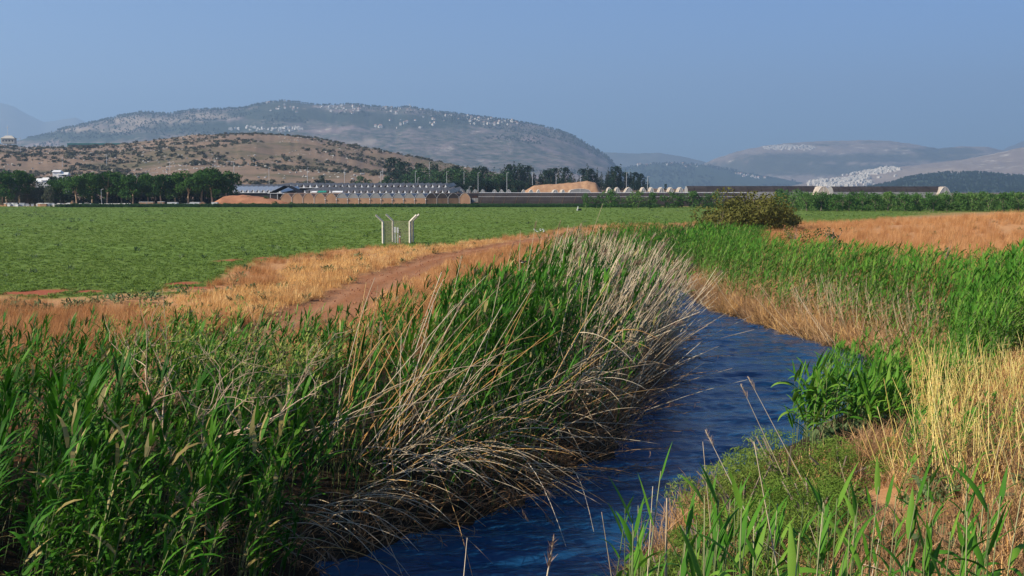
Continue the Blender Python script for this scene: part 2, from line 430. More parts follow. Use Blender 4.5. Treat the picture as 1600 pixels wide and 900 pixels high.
WX, WY = np.meshgrid(wx_, wy_); WZ = waves(WX.ravel(), WY.ravel()) * ((WX.ravel() > -6) & (WX.ravel() < 22) & (WY.ravel() > 16) & (WY.ravel() < 100))
n1_, n2_ = len(wx_), len(wy_); ii = (np.arange(n2_ - 1)[:, None] * n1_ + np.arange(n1_ - 1)[None]).ravel()
wm = fastmesh('river_water', np.stack([WX.ravel(), WY.ravel(), WZ], -1), np.stack([ii, ii + 1, ii + n1_ + 1, ii + n1_], -1), water_material())
tag(link('river_water', wm), 'blue rippled water of the stream', None, None, 'structure')

# ------------------------------------------------------------------ hills
def hill_material(name, soil_a, soil_b, green, rock, gscale, gamount, rscale=.02, ramount=.7):
    m, nt, p, out = nodes(name); L = nt.links
    n1 = noise(nt, gscale, 7, .62); n2 = noise(nt, gscale * 5, 4, .6); n3 = noise(nt, rscale, 8, .7); n0 = noise(nt, gscale * .35, 3, .5)
    c = mixc(nt, n2, soil_a, soil_b)
    rk = ramp(nt, n3, [(ramount - .03, (0, 0, 0)), (ramount + .03, (1, 1, 1))])
    c = mixc(nt, rk, c, rock)
    g = math_(nt, 'ADD', math_(nt, 'MULTIPLY', n1, .7), math_(nt, 'MULTIPLY', n0, .3))
    gr = ramp(nt, g, [(gamount - .05, (1, 1, 1)), (gamount + .05, (0, 0, 0))])
    gr = mixc(nt, 1.0, gr, ramp(nt, n2, [(.35, (1, 1, 1)), (.62, (.35, .35, .35))]), 'MULTIPLY')
    c = mixc(nt, gr, c, green)
    a = nt.nodes.new('ShaderNodeAttribute'); a.attribute_name = 'bare'
    c = mixc(nt, a.outputs['Fac'], c, mixc(nt, n3, (.22, .165, .12), (.42, .34, .25)))
    a = nt.nodes.new('ShaderNodeAttribute'); a.attribute_name = 'wood'
    c = mixc(nt, math_(nt, 'MULTIPLY', a.outputs['Fac'], .9), c, mixc(nt, n2, tuple(v * .6 for v in green), green))
    L.new(c, p.inputs['Base Color']); p.inputs['Roughness'].default_value = .95; p.inputs['Specular IOR Level'].default_value = .05
    return m
class Hill:
    def __init__(s, name, prof, dr, df, zf, amp, mat, nseed=0, step=4, back=1.5, nt_=46, bare=(), wood=(), power=.9):
        s.prof = np.array(prof, float); s.dr, s.df, s.zf, s.amp, s.seed, s.power = dr, df, zf, amp, nseed, power
        px = np.arange(s.prof[0, 0], s.prof[-1, 0] + 1, step); t = np.linspace(0, back, nt_)
        PX, T = np.meshgrid(px, t); V = s.pos(PX.ravel(), T.ravel())
        nx, ny = len(px), len(t); ii = (np.arange(ny - 1)[:, None] * nx + np.arange(nx - 1)[None]).ravel()
        F = np.stack([ii, ii + 1, ii + nx + 1, ii + nx], -1)
        me = fastmesh(name, V, F, mat)
        qx, qy = proj(V[:, 0], V[:, 1], V[:, 2])
        for nm, rg in (('bare', bare), ('wood', wood)):
            a = np.zeros(len(V))
            for (x, y, rx, ry) in rg:
                a = np.maximum(a, 1 - sm(.7, 1.15, np.hypot((qx - x) / rx, (qy - y) / ry) + (fbm(qx * .12, qy * .4, 31) - .5) * .9))
            at = me.attributes.new(nm, 'FLOAT', 'POINT'); at.data.foreach_set('value', a.astype(np.float32))
        s.o = tag(link(name, me), None, None, None, 'structure')
    def pos(s, px, t):
        px = np.asarray(px, float); t = np.asarray(t, float)
        py = np.interp(px, s.prof[:, 0], s.prof[:, 1])
        py = py + (fbm(px * .12, px * 0, s.seed + 40) - .5) * 2.2 * (s.amp > 0)
        D = s.df + (s.dr - s.df) * t
        ux, uy, uw = ray(px, py); k = s.dr / uy; zr = CAMZ + uw * k
        sh = np.where(t < 1, np.clip(t, 0, 1) ** s.power * (1.0), 1 - .55 * (t - 1) ** 1.3)
        e = .5 - .5 * np.cos(np.clip(t, 0, 1) * math.pi); sh = np.where(t < 1, sh * .62 + e * .38, sh)
        x = ux / uy * D
        n = (fbm(x / s.amp / 7, D / s.amp / 7, s.seed) - .47) * s.amp * 1.6 + (fbm(x / s.amp / 1.8, D / s.amp / 1.8, s.seed + 3) - .47) * s.amp * .4
        env = np.clip(t, 0, 1) * 2.2 * np.clip(1.0 - t, 0, 1) * 1.6
        z = s.zf + (zr - s.zf) * sh + n * env
        return np.stack([x, D, z], -1)
    def sample(s, n, t0=.02, t1=1.0, px0=None, px1=None):
        a = s.prof[0, 0] if px0 is None else px0; b = s.prof[-1, 0] if px1 is None else px1
        return s.pos(rng.uniform(a, b, n), rng.uniform(t0, t1, n))
MH_main = hill_material('mountain', (.19, .135, .12), (.29, .22, .19), (.035, .055, .035), (.42, .36, .28), .0042, .55, .012, .60)
MH_near = hill_material('brown_hillside', (.19, .125, .08), (.28, .195, .13), (.10, .095, .05), (.50, .44, .36), .014, .47, .12, .66)
MH_far = hill_material('far_hill', (.10, .11, .09), (.16, .15, .12), (.05, .07, .05), (.28, .25, .2), .001, .50, .004, .66)
MH_pale = hill_material('pale_hill', (.21, .16, .125), (.31, .25, .20), (.08, .09, .06), (.48, .42, .33), .0025, .42, .01, .60)
MH_wood = hill_material('wooded_hill', (.05, .07, .045), (.07, .09, .05), (.03, .05, .03), (.15, .15, .1), .003, .6, .01, .8)
far_left = Hill('far_mountain', [(-500, 170), (-300, 150), (-120, 152), (0, 160), (20, 166), (45, 180), (68, 191), (90, 188), (118, 184), (140, 193), (200, 215), (300, 250), (380, 290)], 17000, 14000, 0, 160, MH_far, 3, 6)
H_main = Hill('mountain', [(-420, 290), (-250, 262), (-100, 240), (0, 226), (60, 213), (100, 201), (150, 190), (200, 179), (225, 175), (262, 178), (300, 172), (340, 170), (378, 169), (400, 163), (440, 158), (480, 162), (500, 165), (560, 163), (575, 166), (620, 169), (640, 167), (690, 175), (740, 181), (790, 187), (830, 194), (870, 203), (900, 215), (930, 232), (950, 245), (962, 258), (975, 275), (990, 292), (1010, 300)],
     6500, 4000, 6, 85, MH_main, 11, 3, bare=[(325, 182, 34, 4.5), (215, 187, 60, 5), (150, 203, 60, 4), (250, 194, 60, 3), (570, 223, 36, 3.5), (300, 190, 26, 2)], wood=[(330, 200, 110, 11), (120, 214, 120, 8), (520, 183, 150, 10), (440, 164, 60, 5), (640, 190, 110, 12), (440, 176, 90, 8)])
far_mid = Hill('far_ridge', [(860, 270), (900, 250), (940, 238), (970, 239), (1000, 240), (1030, 239), (1060, 243), (1090, 250), (1115, 257), (1160, 275), (1200, 292)], 12000, 10500, 0, 60, MH_far, 21, 4)
far_right = Hill('right_mountain', [(1040, 292), (1075, 268), (1095, 258), (1112, 250), (1150, 237), (1200, 227), (1240, 223), (1300, 220), (1350, 219), (1390, 220), (1430, 226), (1465, 232), (1500, 229), (1540, 229), (1570, 236), (1620, 236), (1750, 250), (1900, 290)],
     10500, 8200, 0, 110, MH_pale, 33, 4, bare=[(1245, 231, 50, 4.0)], wood=[(1240, 248, 90, 9), (1400, 247, 200, 7), (1480, 236, 60, 7), (1200, 262, 110, 12), (1330, 266, 150, 10)])
far_edge = Hill('edge_mountain', [(1520, 262), (1550, 243), (1575, 230), (1600, 220), (1640, 200), (1750, 175), (1900, 190), (2100, 240), (2200, 290)], 14500, 12500, 0, 90, MH_far, 55, 5)
H_vill = Hill('village_ridge', [(900, 280), (950, 266), (1000, 257), (1050, 255), (1100, 258), (1150, 267), (1200, 275), (1240, 283), (1290, 292)], 8600, 7200, 0, 40, MH_wood, 41, 4)
H_pale = Hill('pale_slope', [(1180, 296), (1240, 290), (1280, 281), (1330, 272), (1380, 263), (1440, 257), (1500, 250), (1550, 241), (1585, 233), (1640, 222), (1720, 215), (1900, 240), (2050, 290)], 7000, 5200, 0, 50, MH_pale, 47, 4,
     bare=[(1455, 270, 66, 7.5), (1400, 277, 40, 6), (1575, 280, 24, 2)])
H_wood = Hill('wooded_hill', [(1340, 297), (1390, 287), (1425, 277), (1470, 271), (1530, 270), (1600, 277), (1700, 286), (1850, 296)], 4200, 3300, 4, 18, MH_wood, 63, 4)
H_near = Hill('brown_hill', [(-500, 262), (-300, 246), (-120, 235), (0, 227), (40, 231), (100, 230), (180, 228), (240, 222), (300, 214), (345, 212), (400, 210), (460, 214), (520, 222), (570, 231), (620, 241), (660, 250), (700, 258), (760, 270), (830, 284), (900, 294), (960, 299)],
     1450, 640, 7.0, 16, MH_near, 71, 3, power=.8, nt_=60)

# ------------------------------------------------------------------ plant prototypes
def stem_curve(h, bend, n=6, sx=0.0):
    return [Vector((bend * (k / n) ** 2 + sx * math.sin(k * 1.3) * .01, sx * math.cos(k) * .01, h * (k / n))) for k in range(n + 1)]
def cpt(c, t):
    f = t * (len(c) - 1); k = min(int(f), len(c) - 2); return c[k].lerp(c[k + 1], f - k)
def reed_proto(seed, h=3.0, leaves=17, lw=.050, plume=False, bend=.35, low=.25):
    r = random.Random(seed); b = MB(); c = stem_curve(h, bend * r.uniform(.4, 1.5), 5, 1)
    b.tube(c, [.007, .0065, .006, .005, .004, .002], 3, 1, False)
    for k in range(leaves):
        t = low + (.97 - low) * k / (leaves - 1); az = r.gauss(0, 1.25) + (math.pi if r.random() < .22 else 0)
        L = r.uniform(.34, .56) * (1 - .25 * abs(t - .6)); el = r.uniform(.65, 1.15) + .25 * t
        b.leaf(cpt(c, t), az, el, L, lw * r.uniform(.75, 1.2), r.uniform(.5, 1.7), 4, 3 if r.random() < .16 * (1 - t) + .03 else 0, 0, r.uniform(-1, 1))
    for k in range(3): b.leaf(cpt(c, .97), r.uniform(-1, 1), r.uniform(1.1, 1.45), r.uniform(.3, .45), lw * .8, r.uniform(.1, .9), 4, 0)
    if plume: add_plume(b, c[-1], r, 2)
    return b
def add_plume(b, p, r, mi, n=34, L=.22):
    for k in range(n):
        q = Vector(p) + Vector((.05 * k / n, 0, -.02 + .16 * k / n)); b.leaf(q, r.gauss(0, .7), r.uniform(.5, 1.3), L * r.uniform(.4, .9), .009, r.uniform(.3, 1.4), 2, mi)
def dead_proto(seed, h=3.2, bend=.8, plume=False, brown=False, leaves=3):
    r = random.Random(seed); b = MB(); c = stem_curve(h, bend * r.uniform(.2, 1.3), 6, 1.5)
    b.tube(c, [.009, .0085, .008, .0075, .007, .006, .004], 3, 0, False)
    for k in range(leaves):
        b.leaf(cpt(c, r.uniform(.2, .95)), r.uniform(-3, 3), r.uniform(-.2, 1.0), r.uniform(.15, .4), .016, r.uniform(.8, 2.5), 3, 1)
    if plume: add_plume(b, c[-1], r, 2)
    return b
M_yleaf = leafmat('reed_leaf_yellowed', (.16, .11, .04), (.30, .24, .08), (.42, .34, .14), .2)
reedM = [M_reed, M_stem, M_plume, M_yleaf]
P_reed = [reed_proto(100 + k).mesh('reed_leafy', reedM) for k in range(7)] + [reed_proto(120, plume=True).mesh('reed_leafy', reedM)]
P_reed2 = [reed_proto(140 + k, lw=.056, leaves=14, low=.15).mesh('reed_bright', [M_reed_far, M_stem, M_plume, M_yleaf]) for k in range(7)]
P_dead = [dead_proto(200 + k, plume=(k == 6)).mesh('reed_dry', [M_dead, M_deadbrown, M_plume]) for k in range(7)]
P_brown = [dead_proto(220 + k, h=1.6, bend=1.1, leaves=6).mesh('reed_brown', [M_deadbrown, M_deadbrown, M_plume]) for k in range(5)]
P_yel = [dead_proto(240 + k, h=2.2, bend=.25, leaves=6).mesh('cane_yellow', [M_yellow, M_gold, M_plume]) for k in range(5)]
def tuft(seed, n, h, w, spread, lean=.4, mats=None, droop=.6, seg=2):
    r = random.Random(seed); b = MB()
    for k in range(n):
        a = r.uniform(0, 6.283); q = r.random() ** .5 * spread
        b.leaf((q * math.cos(a), q * math.sin(a), 0), r.uniform(-math.pi, math.pi), 1.5 - abs(r.gauss(0, lean)), h * r.uniform(.5, 1.1), w * r.uniform(.6, 1.3), r.uniform(0, droop), seg)
    return b
P_orange = [tuft(300 + k, 46, .85, .012, .35, .22).mesh('dry_tuft', M_orange) for k in range(5)]
P_gold = [tuft(320 + k, 40, .42, .014, .4, .5).mesh('gold_tuft', M_gold) for k in range(5)]
P_mat = [tuft(340 + k, 36, .8, .014, .3, 1.0, droop=1.4, seg=3).mesh('straw_mat', M_deadbrown) for k in range(4)] + [tuft(350 + k, 30, .8, .014, .3, 1.0, droop=1.2, seg=3).mesh('straw_mat', M_gold) for k in range(2)]
def cropplant(seed):
    r = random.Random(seed); b = MB()
    for k in range(16):
        a = r.uniform(0, 6.283); q = r.random() ** .5 * .2
        b.leaf((q * math.cos(a), q * math.sin(a), r.uniform(0, .1)), r.uniform(0, 6.28), r.uniform(.1, 1.2), r.uniform(.12, .24), r.uniform(.05, .09), r.uniform(.3, 1.3), 2)
    return b
P_crop = [cropplant(400 + k).mesh('crop_plant', M_crop) for k in range(6)]
P_weed = [cropplant(420 + k).mesh('weed_plant', M_weed) for k in range(4)]
def crown(seed, clumps, n, size, mat, name, squash=.6, slim=.55):
    """many small leaf faces spread through several clumps"""
    r = np.random.default_rng(seed); V = []; F = []; k = 0
    for (cx, cy, cz, rad) in clumps:
        m = int(n * rad * rad)
        d = r.normal(size=(m, 3)); d /= np.linalg.norm(d, axis=1)[:, None]
        rr = rad * r.uniform(.45, 1.08, m) ** .6
        c = d * rr[:, None] * np.array([1, 1, squash]) + np.array([cx, cy, cz])
        a = r.normal(size=(m, 3)); a /= np.linalg.norm(a, axis=1)[:, None]; b_ = np.cross(a, r.normal(size=(m, 3))); b_ /= np.linalg.norm(b_, axis=1)[:, None]
        sz = size * r.uniform(.6, 1.4, m)[:, None]
        q = np.stack([c - a * sz, c + b_ * sz * slim, c + a * sz, c - b_ * sz * slim], 1)
        V.append(q.reshape(-1, 3)); F.append(np.arange(m * 4).reshape(-1, 4) + k); k += m * 4
    return fastmesh(name, np.concatenate(V), np.concatenate(F), mat, False)
def trunk(seed, h, r0, limbs, spread, mat=M_wood, lean=.3):
    r = random.Random(seed); b = MB(); lx, ly = r.uniform(-lean, lean), r.uniform(-lean, lean)
    f = h * .45
    b.tube([(0, 0, -.3), (lx * .3, ly * .3, f * .5), (lx, ly, f)], [r0, r0 * .8, r0 * .65], 6)
    for k in range(limbs):
        a = 6.283 * k / limbs + r.uniform(-.5, .5); q = spread * r.uniform(.5, .9)
        b.tube([(lx, ly, f * r.uniform(.75, 1)), (lx + q * .45 * math.cos(a), ly + q * .45 * math.sin(a), f * 1.35), (lx + q * math.cos(a), ly + q * math.sin(a), h * r.uniform(.75, .9))], [r0 * .5, r0 * .35, r0 * .12], 4)
    return b.mesh('trunk', mat)
def clumps_umbrella(seed, R_, h, n):
    r = random.Random(seed); out = []
    for k in range(n):
        a = r.uniform(0, 6.283); q = R_ * r.random() ** .6
        out.append((q * math.cos(a), q * math.sin(a), h - 1.4 - 1.8 * (q / R_) ** 2 - r.uniform(0, 1) ** 1.5 * 5.2, r.uniform(1.1, 1.9)))
    return out
PINES = [(crown(500 + k, clumps_umbrella(500 + k, 4.8, 11.2, 34), 42, .30, M_pine, 'crown'), trunk(510 + k, 10.5, .30, 6, 4, M_paletwig)) for k in range(4)]
def clumps_round(seed, R_, h, n, low=.25, rad=(.25, .45)):
    r = random.Random(seed); out = []
    for k in range(n):
        a = r.uniform(0, 6.283); t = r.random(); zz = low + (1 - low) * t; q = R_ * math.sqrt(max(0, 1 - (2 * t - .9) ** 2 * .8)) * r.random() ** .5 * .8
        out.append((q * math.cos(a), q * math.sin(a), h * zz - rad[0] * R_ * .4, R_ * r.uniform(*rad)))
    return out
GREYT = [(crown(530 + k, clumps_round(530 + k, 3.6, 8.5, 20, .2), 46, .26, M_olive, 'crown', .85), trunk(535 + k, 8, .22, 5, 2.6)) for k in range(3)]
ORCH = [(crown(540 + k, clumps_round(540 + k, 2.5, 4.3, 16, .12), 95, .17, M_orch, 'crown', .8), trunk(545 + k, 4, .12, 4, 1.5)) for k in range(4)]
MIDT = [(crown(550 + k, clumps_round(550 + k, 4.6, 9, 16, .1), 30, .34, M_mid, 'crown', .8), trunk(555 + k, 8, .25, 4, 3)) for k in range(3)]
def clumps_cone(seed, R_, h, n, top=.12):
    r = random.Random(seed); out = []
    for k in range(n):
        t = k / (n - 1); q = R_ * (1 - t) * .55 * r.random(); a = r.uniform(0, 6.283)
        out.append((q * math.cos(a), q * math.sin(a), h * (.1 + .86 * t), max(R_ * top, R_ * (1 - t * .85) * r.uniform(.45, .62))))
    return out
CONE = [(crown(560 + k, clumps_cone(560 + k, rr, hh, 12), nn, .38, M_dark, 'crown', 1.1), trunk(565 + k, hh, .25, 3, 1.2)) for k, (rr, hh, nn) in enumerate([(3.4, 15, 26), (4.8, 15, 24), (1.7, 15, 46), (5.5, 14, 22)])]
OAKD = [(crown(570 + k, clumps_round(570 + k, 5.2, 14, 20, .12), 24, .42, M_dark, 'crown', .95), trunk(575 + k, 13, .3, 5, 3)) for k in range(3)]

def tree(name, pr, x, y, z, sc, label, group=None, cat='tree', sx=1.0):
    o = empty(name, (x, y, z), rnd.uniform(0, 6.28), label, cat, group); o.scale = (sc * sx, sc * sx, sc)
    link('trunk', pr[1], o); c = link('crown', pr[0], o); return o

# ------------------------------------------------------------------ orchard, hedge and far trees
G = 'orchard trees in rows beyond the field'
rowi = 0
for rowd, p0, p1 in [(248, 1262, 1560), (256, 1240, 1640), (266, 1230, 1700), (280, 1216, 1760)]:
    x = at_d(p0, 300, rowd)[0]; xe = at_d(p1, 300, rowd)[0]
    while x < xe:
        y = rowd + rnd.uniform(-1, 1) - .10 * max(0, x - 75)
        tree('orchard_tree', ORCH[rnd.randrange(4)], x, y, float(tz(np.array([x]), np.array([y]))[0]), rnd.uniform(.86, 1.08), 'bushy bright green orchard tree standing in the long rows right of the brown bush', G, 'fruit tree')
        x += rnd.uniform(2.9, 3.9)
for px, h, w_ in [(915, 3.4, .8), (932, 3.0, .9), (953, 4.2, 1.2), (978, 3.0, .8), (997, 4.0, 1.25), (1020, 3.6, .95), (1044, 3.9, 1.2), (1066, 3.5, .9), (1082, 3.9, 1.1), (1102, 3.5, 1.1), (1122, 3.9, 1.1), (1220, 4.4, 1.1), (1245, 4.4, 1.1)]:
    x, y, z = at_d(px, 320, 300); tree('hedge_bush', ORCH[rnd.randrange(4)], x, y, 2.2, h / 3.4, 'rounded green bush in front of the long dark greenhouse side', 'bushes in front of the dark greenhouse', 'bush', w_)
def gz(x, y): return float(tz(np.array([x]), np.array([y]))[0])
# umbrella pines at the field edge
ORD = ['leftmost', 'second from left', 'third from left', 'fourth from left', 'fifth from left', 'sixth from left', 'seventh from left', 'eighth from left', 'ninth from left', 'tenth from left', 'eleventh from left', 'twelfth from left', 'rightmost']
PN = [(92, 274, .8, 352), (118, 268, .95, 344), (142, 265, 1.0, 352), (165, 263, 1.02, 345), (188, 264, 1.0, 353), (206, 268, .95, 343), (230, 267, .97, 350), (250, 270, .95, 344), (272, 264, 1.0, 352), (292, 262, 1.05, 345), (313, 261, 1.05, 352), (330, 257, 1.12, 346), (352, 262, 1.05, 350)]
for k, (px, top, sx, d) in enumerate(PN):
    x, y, zt = at_d(px, top, d); z = gz(x, y); tree('pine_tree', PINES[k % 4], x, y, z, (zt - z) / 11.4, '%s of the dark green umbrella pines in the grove at the field edge' % ORD[k], 'umbrella pines at the field edge', 'tree', sx * .98)
for k, (px, top, pr, lab) in enumerate([(8, 262, PINES[1], 'bright green umbrella pine at the far left end of the field'), (28, 261, PINES[2], 'umbrella pine just left of the dark brown tree at the field edge'), (42, 272, GREYT[0], 'brownish grey leafy tree left of the pine grove'), (20, 285, GREYT[1], 'low grey green tree under the leftmost pines'), (60, 287, GREYT[2], 'pale olive coloured tree beside the pine grove'), (2, 280, GREYT[2], 'grey green tree cut by the left picture edge'), (76, 290, GREYT[1], 'small grey tree touching the left flank of the pine grove'), (-25, 270, PINES[0], 'umbrella pine beyond the left edge')]):
    if px < -10: continue
    x, y, zt = at_d(px, top, 338 + (k % 3) * 5); z = gz(x, y); h = 11.4 if pr in PINES else 9.2
    tree('pine_tree' if pr in PINES else 'olive_tree', pr, x, y, z, (zt - z) / h, lab, None, 'tree', .95)
for k in range(20):  # extra row of dark trees, added for the darkness behind the pines
    px = 84 + k * 13.5 + rnd.uniform(-3, 3); d = 362 + rnd.uniform(-4, 6); x, y, zt = at_d(px, rnd.uniform(268, 278), d); z = gz(x, y)
    tree('dark_tree', OAKD[k % 3], x, y, z - .6, (zt - z) / 14.2, 'dark round tree added to darken the gaps behind the umbrella pines', 'added dark trees behind the umbrella pines', 'tree', 1.15)
for k in range(14):
    px = 6 + k * 5.6; d = 352 + rnd.uniform(-3, 5); x, y, zt = at_d(px, rnd.uniform(288, 298), d); z = gz(x, y)
    tree('olive_tree', GREYT[k % 3], x, y, z - .6, (zt - z) / 9, 'grey green tree in the back row left of the pine grove', 'grey green trees left of the pines', 'tree', 1.2)
for k in range(22):  # dark bushes added to stand in for the black shade beneath the pines
    px = 80 + k * 12 + rnd.uniform(-4, 4); d = 352 + rnd.uniform(-2, 4); x, y, zt = at_d(px, rnd.uniform(309, 316), d); z = gz(x, y)
    tree('shade_fill_bush', OAKD[k % 3], x, y, z - .4, (zt - z) / 13.5, 'dark low bush added to deepen the shade under the umbrella pines', 'added dark bushes under the pines', 'bush', 1.9)
# distant dark trees behind the greenhouses
far_trees = []
for px, top, pi in [(615, 244, 4), (622, 246, 3), (632, 250, 4), (640, 249, 1), (652, 253, 4), (672, 250, 0), (676, 252, 5), (688, 254, 0), (696, 255, 2), (708, 256, 0), (716, 257, 4), (722, 256, 3), (730, 257, 0), (748, 258, 5), (757, 259, 4), (772, 260, 0), (782, 262, 0), (795, 255, 4), (803, 252, 1), (812, 254, 5), (822, 257, 4), (834, 262, 1), (850, 264, 4), (858, 262, 5), (866, 261, 4), (873, 258, 0), (884, 260, 4), (897, 272, 1), (918, 256, 1), (926, 262, 4), (933, 262, 1), (950, 262, 1), (957, 260, 0), (963, 258, 4), (970, 255, 0), (977, 264, 2), (985, 263, 2), (992, 268, 4), (1002, 270, 4), (1012, 277, 1), (788, 257, 1), (798, 256, 3), (816, 258, 3), (828, 263, 3), (845, 266, 1), (862, 265, 3), (880, 265, 1), (892, 268, 3), (905, 272, 3), (914, 262, 4), (940, 266, 3), (948, 270, 1), (956, 266, 4), (968, 262, 3), (980, 268, 4), (990, 273, 3), (998, 276, 4), (1006, 280, 3), (1040, 286, 6), (503, 271, 6)]:
    d = rnd.uniform(660, 700); x, y, zt = at_d(px, top, d); z = gz(x, y) - .5
    pr = CONE[pi] if pi < 4 else (OAKD[pi - 4] if pi < 7 else MIDT[0])
    h = 15 if pi < 4 else 14.6
    lab = {0: 'narrow dark conifer in the tree belt behind the greenhouses', 1: 'broad dark conifer in the tree belt behind the greenhouses', 2: 'slim pointed dark cypress in the tree belt', 3: 'wide low dark conifer in the tree belt'}.get(pi, 'round topped dark tree in the belt behind the greenhouses')
    if px == 503: lab = 'lone dark tree standing on the brown slope above the white roofs'
    if px == 1040: lab = 'small dark tree above the white greenhouse gables at the right end of the belt'
    tree('dark_tree', pr, x, y, z, (zt - z) / h, lab, 'dark trees behind the greenhouses', 'tree', rnd.uniform(.8, 1.05) * (.75 if px in (503, 1040) else 1))
for px in list(range(640, 800, 9)) + [606, 596, 575, 560]:
    d = rnd.uniform(560, 620); top = rnd.uniform(262, 272) + (12 if px < 620 else 0); x, y, zt = at_d(px + rnd.uniform(-3, 3), top, d); z = gz(x, y) - .5
    tree('green_tree', MIDT[rnd.randrange(3)], x, y, z, (zt - z) / 9.5, 'mid green bushy tree in the lower row before the dark conifers', 'mid green trees on the low slope', 'tree', rnd.uniform(.9, 1.2))
for px in range(652, 815, 10):
    d = rnd.uniform(500, 520); x, y, zt = at_d(px + rnd.uniform(-3, 3), rnd.uniform(279, 283), d); z = gz(x, y) - .5
    tree('green_tree', OAKD[rnd.randrange(3)], x, y, z, (zt - z) / 14.6, 'low dark green tree right behind the greenhouse roofs', 'low dark trees behind the roofs', 'tree', 1.25)
# big olive brown bush on the right bank
def bush(name, px, base, top, d, w, mat, label, n=26, size=.09, dens=170, cat='bush', seedoff=0):
    x, y, zb = at_d(px, base, d); zt = at_d(px, top, d)[2]; zb = min(zb, gz(x, y) + .0) ; h = zt - zb
    o = empty(name, (x, y, zb), rnd.uniform(0, 6), label, cat)
    r = random.Random(int(px) + seedoff); cl = []
    for k in range(n):
        a = r.uniform(0, 6.283); q = w * r.random() ** .55; t = r.random()
        cl.append((q * math.cos(a), q * math.sin(a), h * (.10 + .82 * t * (1 - .5 * (q / w) ** 2)), r.uniform(.11, .32) * min(h, w) * 1.0))
    link('foliage', crown(int(px) + 7, cl, dens / max(.2, min(h, w)) ** 1.2, size, mat, 'foliage', .85, .16 if mat is M_feather else .55), o)
    b = MB()
    for k in range(7):
        a = r.uniform(0, 6.283); q = w * r.uniform(.3, .7)
        b.tube([(0, 0, -.2), (q * .4 * math.cos(a), q * .4 * math.sin(a), h * .4), (q * math.cos(a), q * math.sin(a), h * r.uniform(.6, .85))], [.05, .035, .012], 4)
    b.build('stem', M_wood, o)
    return o
bush('tamarisk_bush', 1168, 352, 289, 112, 4.9, M_tamar, 'big round olive brown bush at the bend of the stream before the orchard', 95, .15, 620)
bush('tamarisk_bush', 1122, 350, 314, 106, 2.6, M_tamar, 'lower left flank bush joined to the big olive brown bush', 26, .15, 600)
bush('tamarisk_bush', 1215, 352, 309, 116, 2.6, M_tamar, 'lower right flank bush joined to the big olive brown bush', 26, .15, 600)
bush('bramble_bush', 1300, 380, 350, 78, 1.3, M_mid, 'small dark green bush among the reeds before the orange grass', 14, .08, 500)
bush('bramble_bush', 1240, 372, 352, 84, 1.9, M_tamar, 'low brownish bush between bright reeds right of the bend', 14, .08, 500)
bush('bramble_bush', 1478, 394, 373, 62, .5, M_mid, 'tiny dark bush at the lower edge of the orange grass', 9, .06, 500)
bush('bramble_bush', 1548, 404, 380, 54, .9, M_tamar, 'small brown green bush above the reeds near the right edge', 12, .06, 500)
# soft green feathery bushes near the foreground
for px, base, top, d, w_, lab in [(1160, 800, 712, 20.5, .95, 'feathery green bush at the water edge below the reed clump'), (1230, 770, 668, 21.5, 1.1, 'feathery green bush right below the tall reed clump'), (1310, 770, 690, 21, 1.0, 'feathery bush in the middle of the right bank'), (1105, 880, 780, 17.2, .8, 'feathery bush low by the near water edge'), (1190, 880, 770, 17.0, .85, 'feathery bush behind the nearest reed leaves'), (1390, 740, 690, 23, .9, 'brownish green feathery bush beside the yellow canes'), (1265, 840, 745, 18.5, .85, 'feathery bush above the straw patch'), (1500, 840, 790, 17, .6, 'small feathery bush under the yellow canes'), (1045, 900, 850, 16.5, .6, 'small feathery bush at the bottom of the picture left of the reeds')]:
    x, y = at_z(px, base, 1.0); bush('feathery_bush', px, base, top, y if abs(y - d) < 4 else d, w_ * 1.3, M_feather, lab, 34, .05, 3600)

# ------------------------------------------------------------------ scattered ground cover
def pts(n, x0, x1, y0, y1):
    return rng.uniform(x0, x1, n), rng.uniform(y0, y1, n)
def logpts(n, y0, y1, wid=.62):
    y = np.exp(rng.uniform(math.log(y0), math.log(y1), n)); return rng.uniform(-1, 1, n) * (wid * y + 8), y
def put(name, protos, x, y, scl, label, lean=.15, ldir=0.0, lsd=1.0, zoff=0.0, cat='vegetation', height=None, leansd=.12):
    sr_ = river(x, y); z = tz(x, y, sr_) + zoff; n = len(x)
    ln = np.abs(rng.normal(lean, leansd, n)) if np.isscalar(lean) else lean
    rot = eul(rng.uniform(-.9, .9, n) if name.startswith('reed') else rng.uniform(0, 6.28, n), ln, ldir + rng.normal(0, lsd, n))
    if height is not None: scl = np.stack([np.clip(height, .6, 1.4), np.clip(height, .6, 1.4), height], -1)
    return scatter(name, protos, np.stack([x, y, z], -1), rot, scl, label, cat=cat)
# crop
x, y = logpts(95000, 42, 330)
sr_ = river(x, y); cr, trk, lim = zones(x, y, sr_)
so_ = np.zeros(len(x))
for px, py, rx, ry in [(50, 460, 1.5, 1.2), (75, 457, 1.2, .9), (140, 457, .8, .7), (283, 445, 1.1, 1.5), (312, 452, .9, .9), (355, 407, .9, 1.4), (415, 404, .8, 1.1)]:
    cx, cy = at_z(px, py - 1, 2.4); so_ = np.maximum(so_, np.hypot((x - cx) / rx, (y - cy) / ry) < .8)
k = (cr > rng.uniform(.3, .8, len(x))) & (so_ < .5)
put('crop_plants', P_crop, x[k], y[k], np.stack([q_ := rng.uniform(.5, .95, k.sum()) * (1 + y[k] / 500), q_, q_ * .55], -1), 'low green crop covering the flat field', .1, 0, 3, cat='crop')
x, y = logpts(900, 50, 300); sr_ = river(x, y); cr, trk, lim = zones(x, y, sr_); k = (cr > .8) & (fbm(x * .05, y * .05, 99) > .45)
put('field_weeds', P_weed, x[k], y[k], rng.uniform(.8, 1.5, k.sum()) * (1 + y[k] / 400), 'darker weeds dotted through the field', .1, 0, 3, cat='weeds')
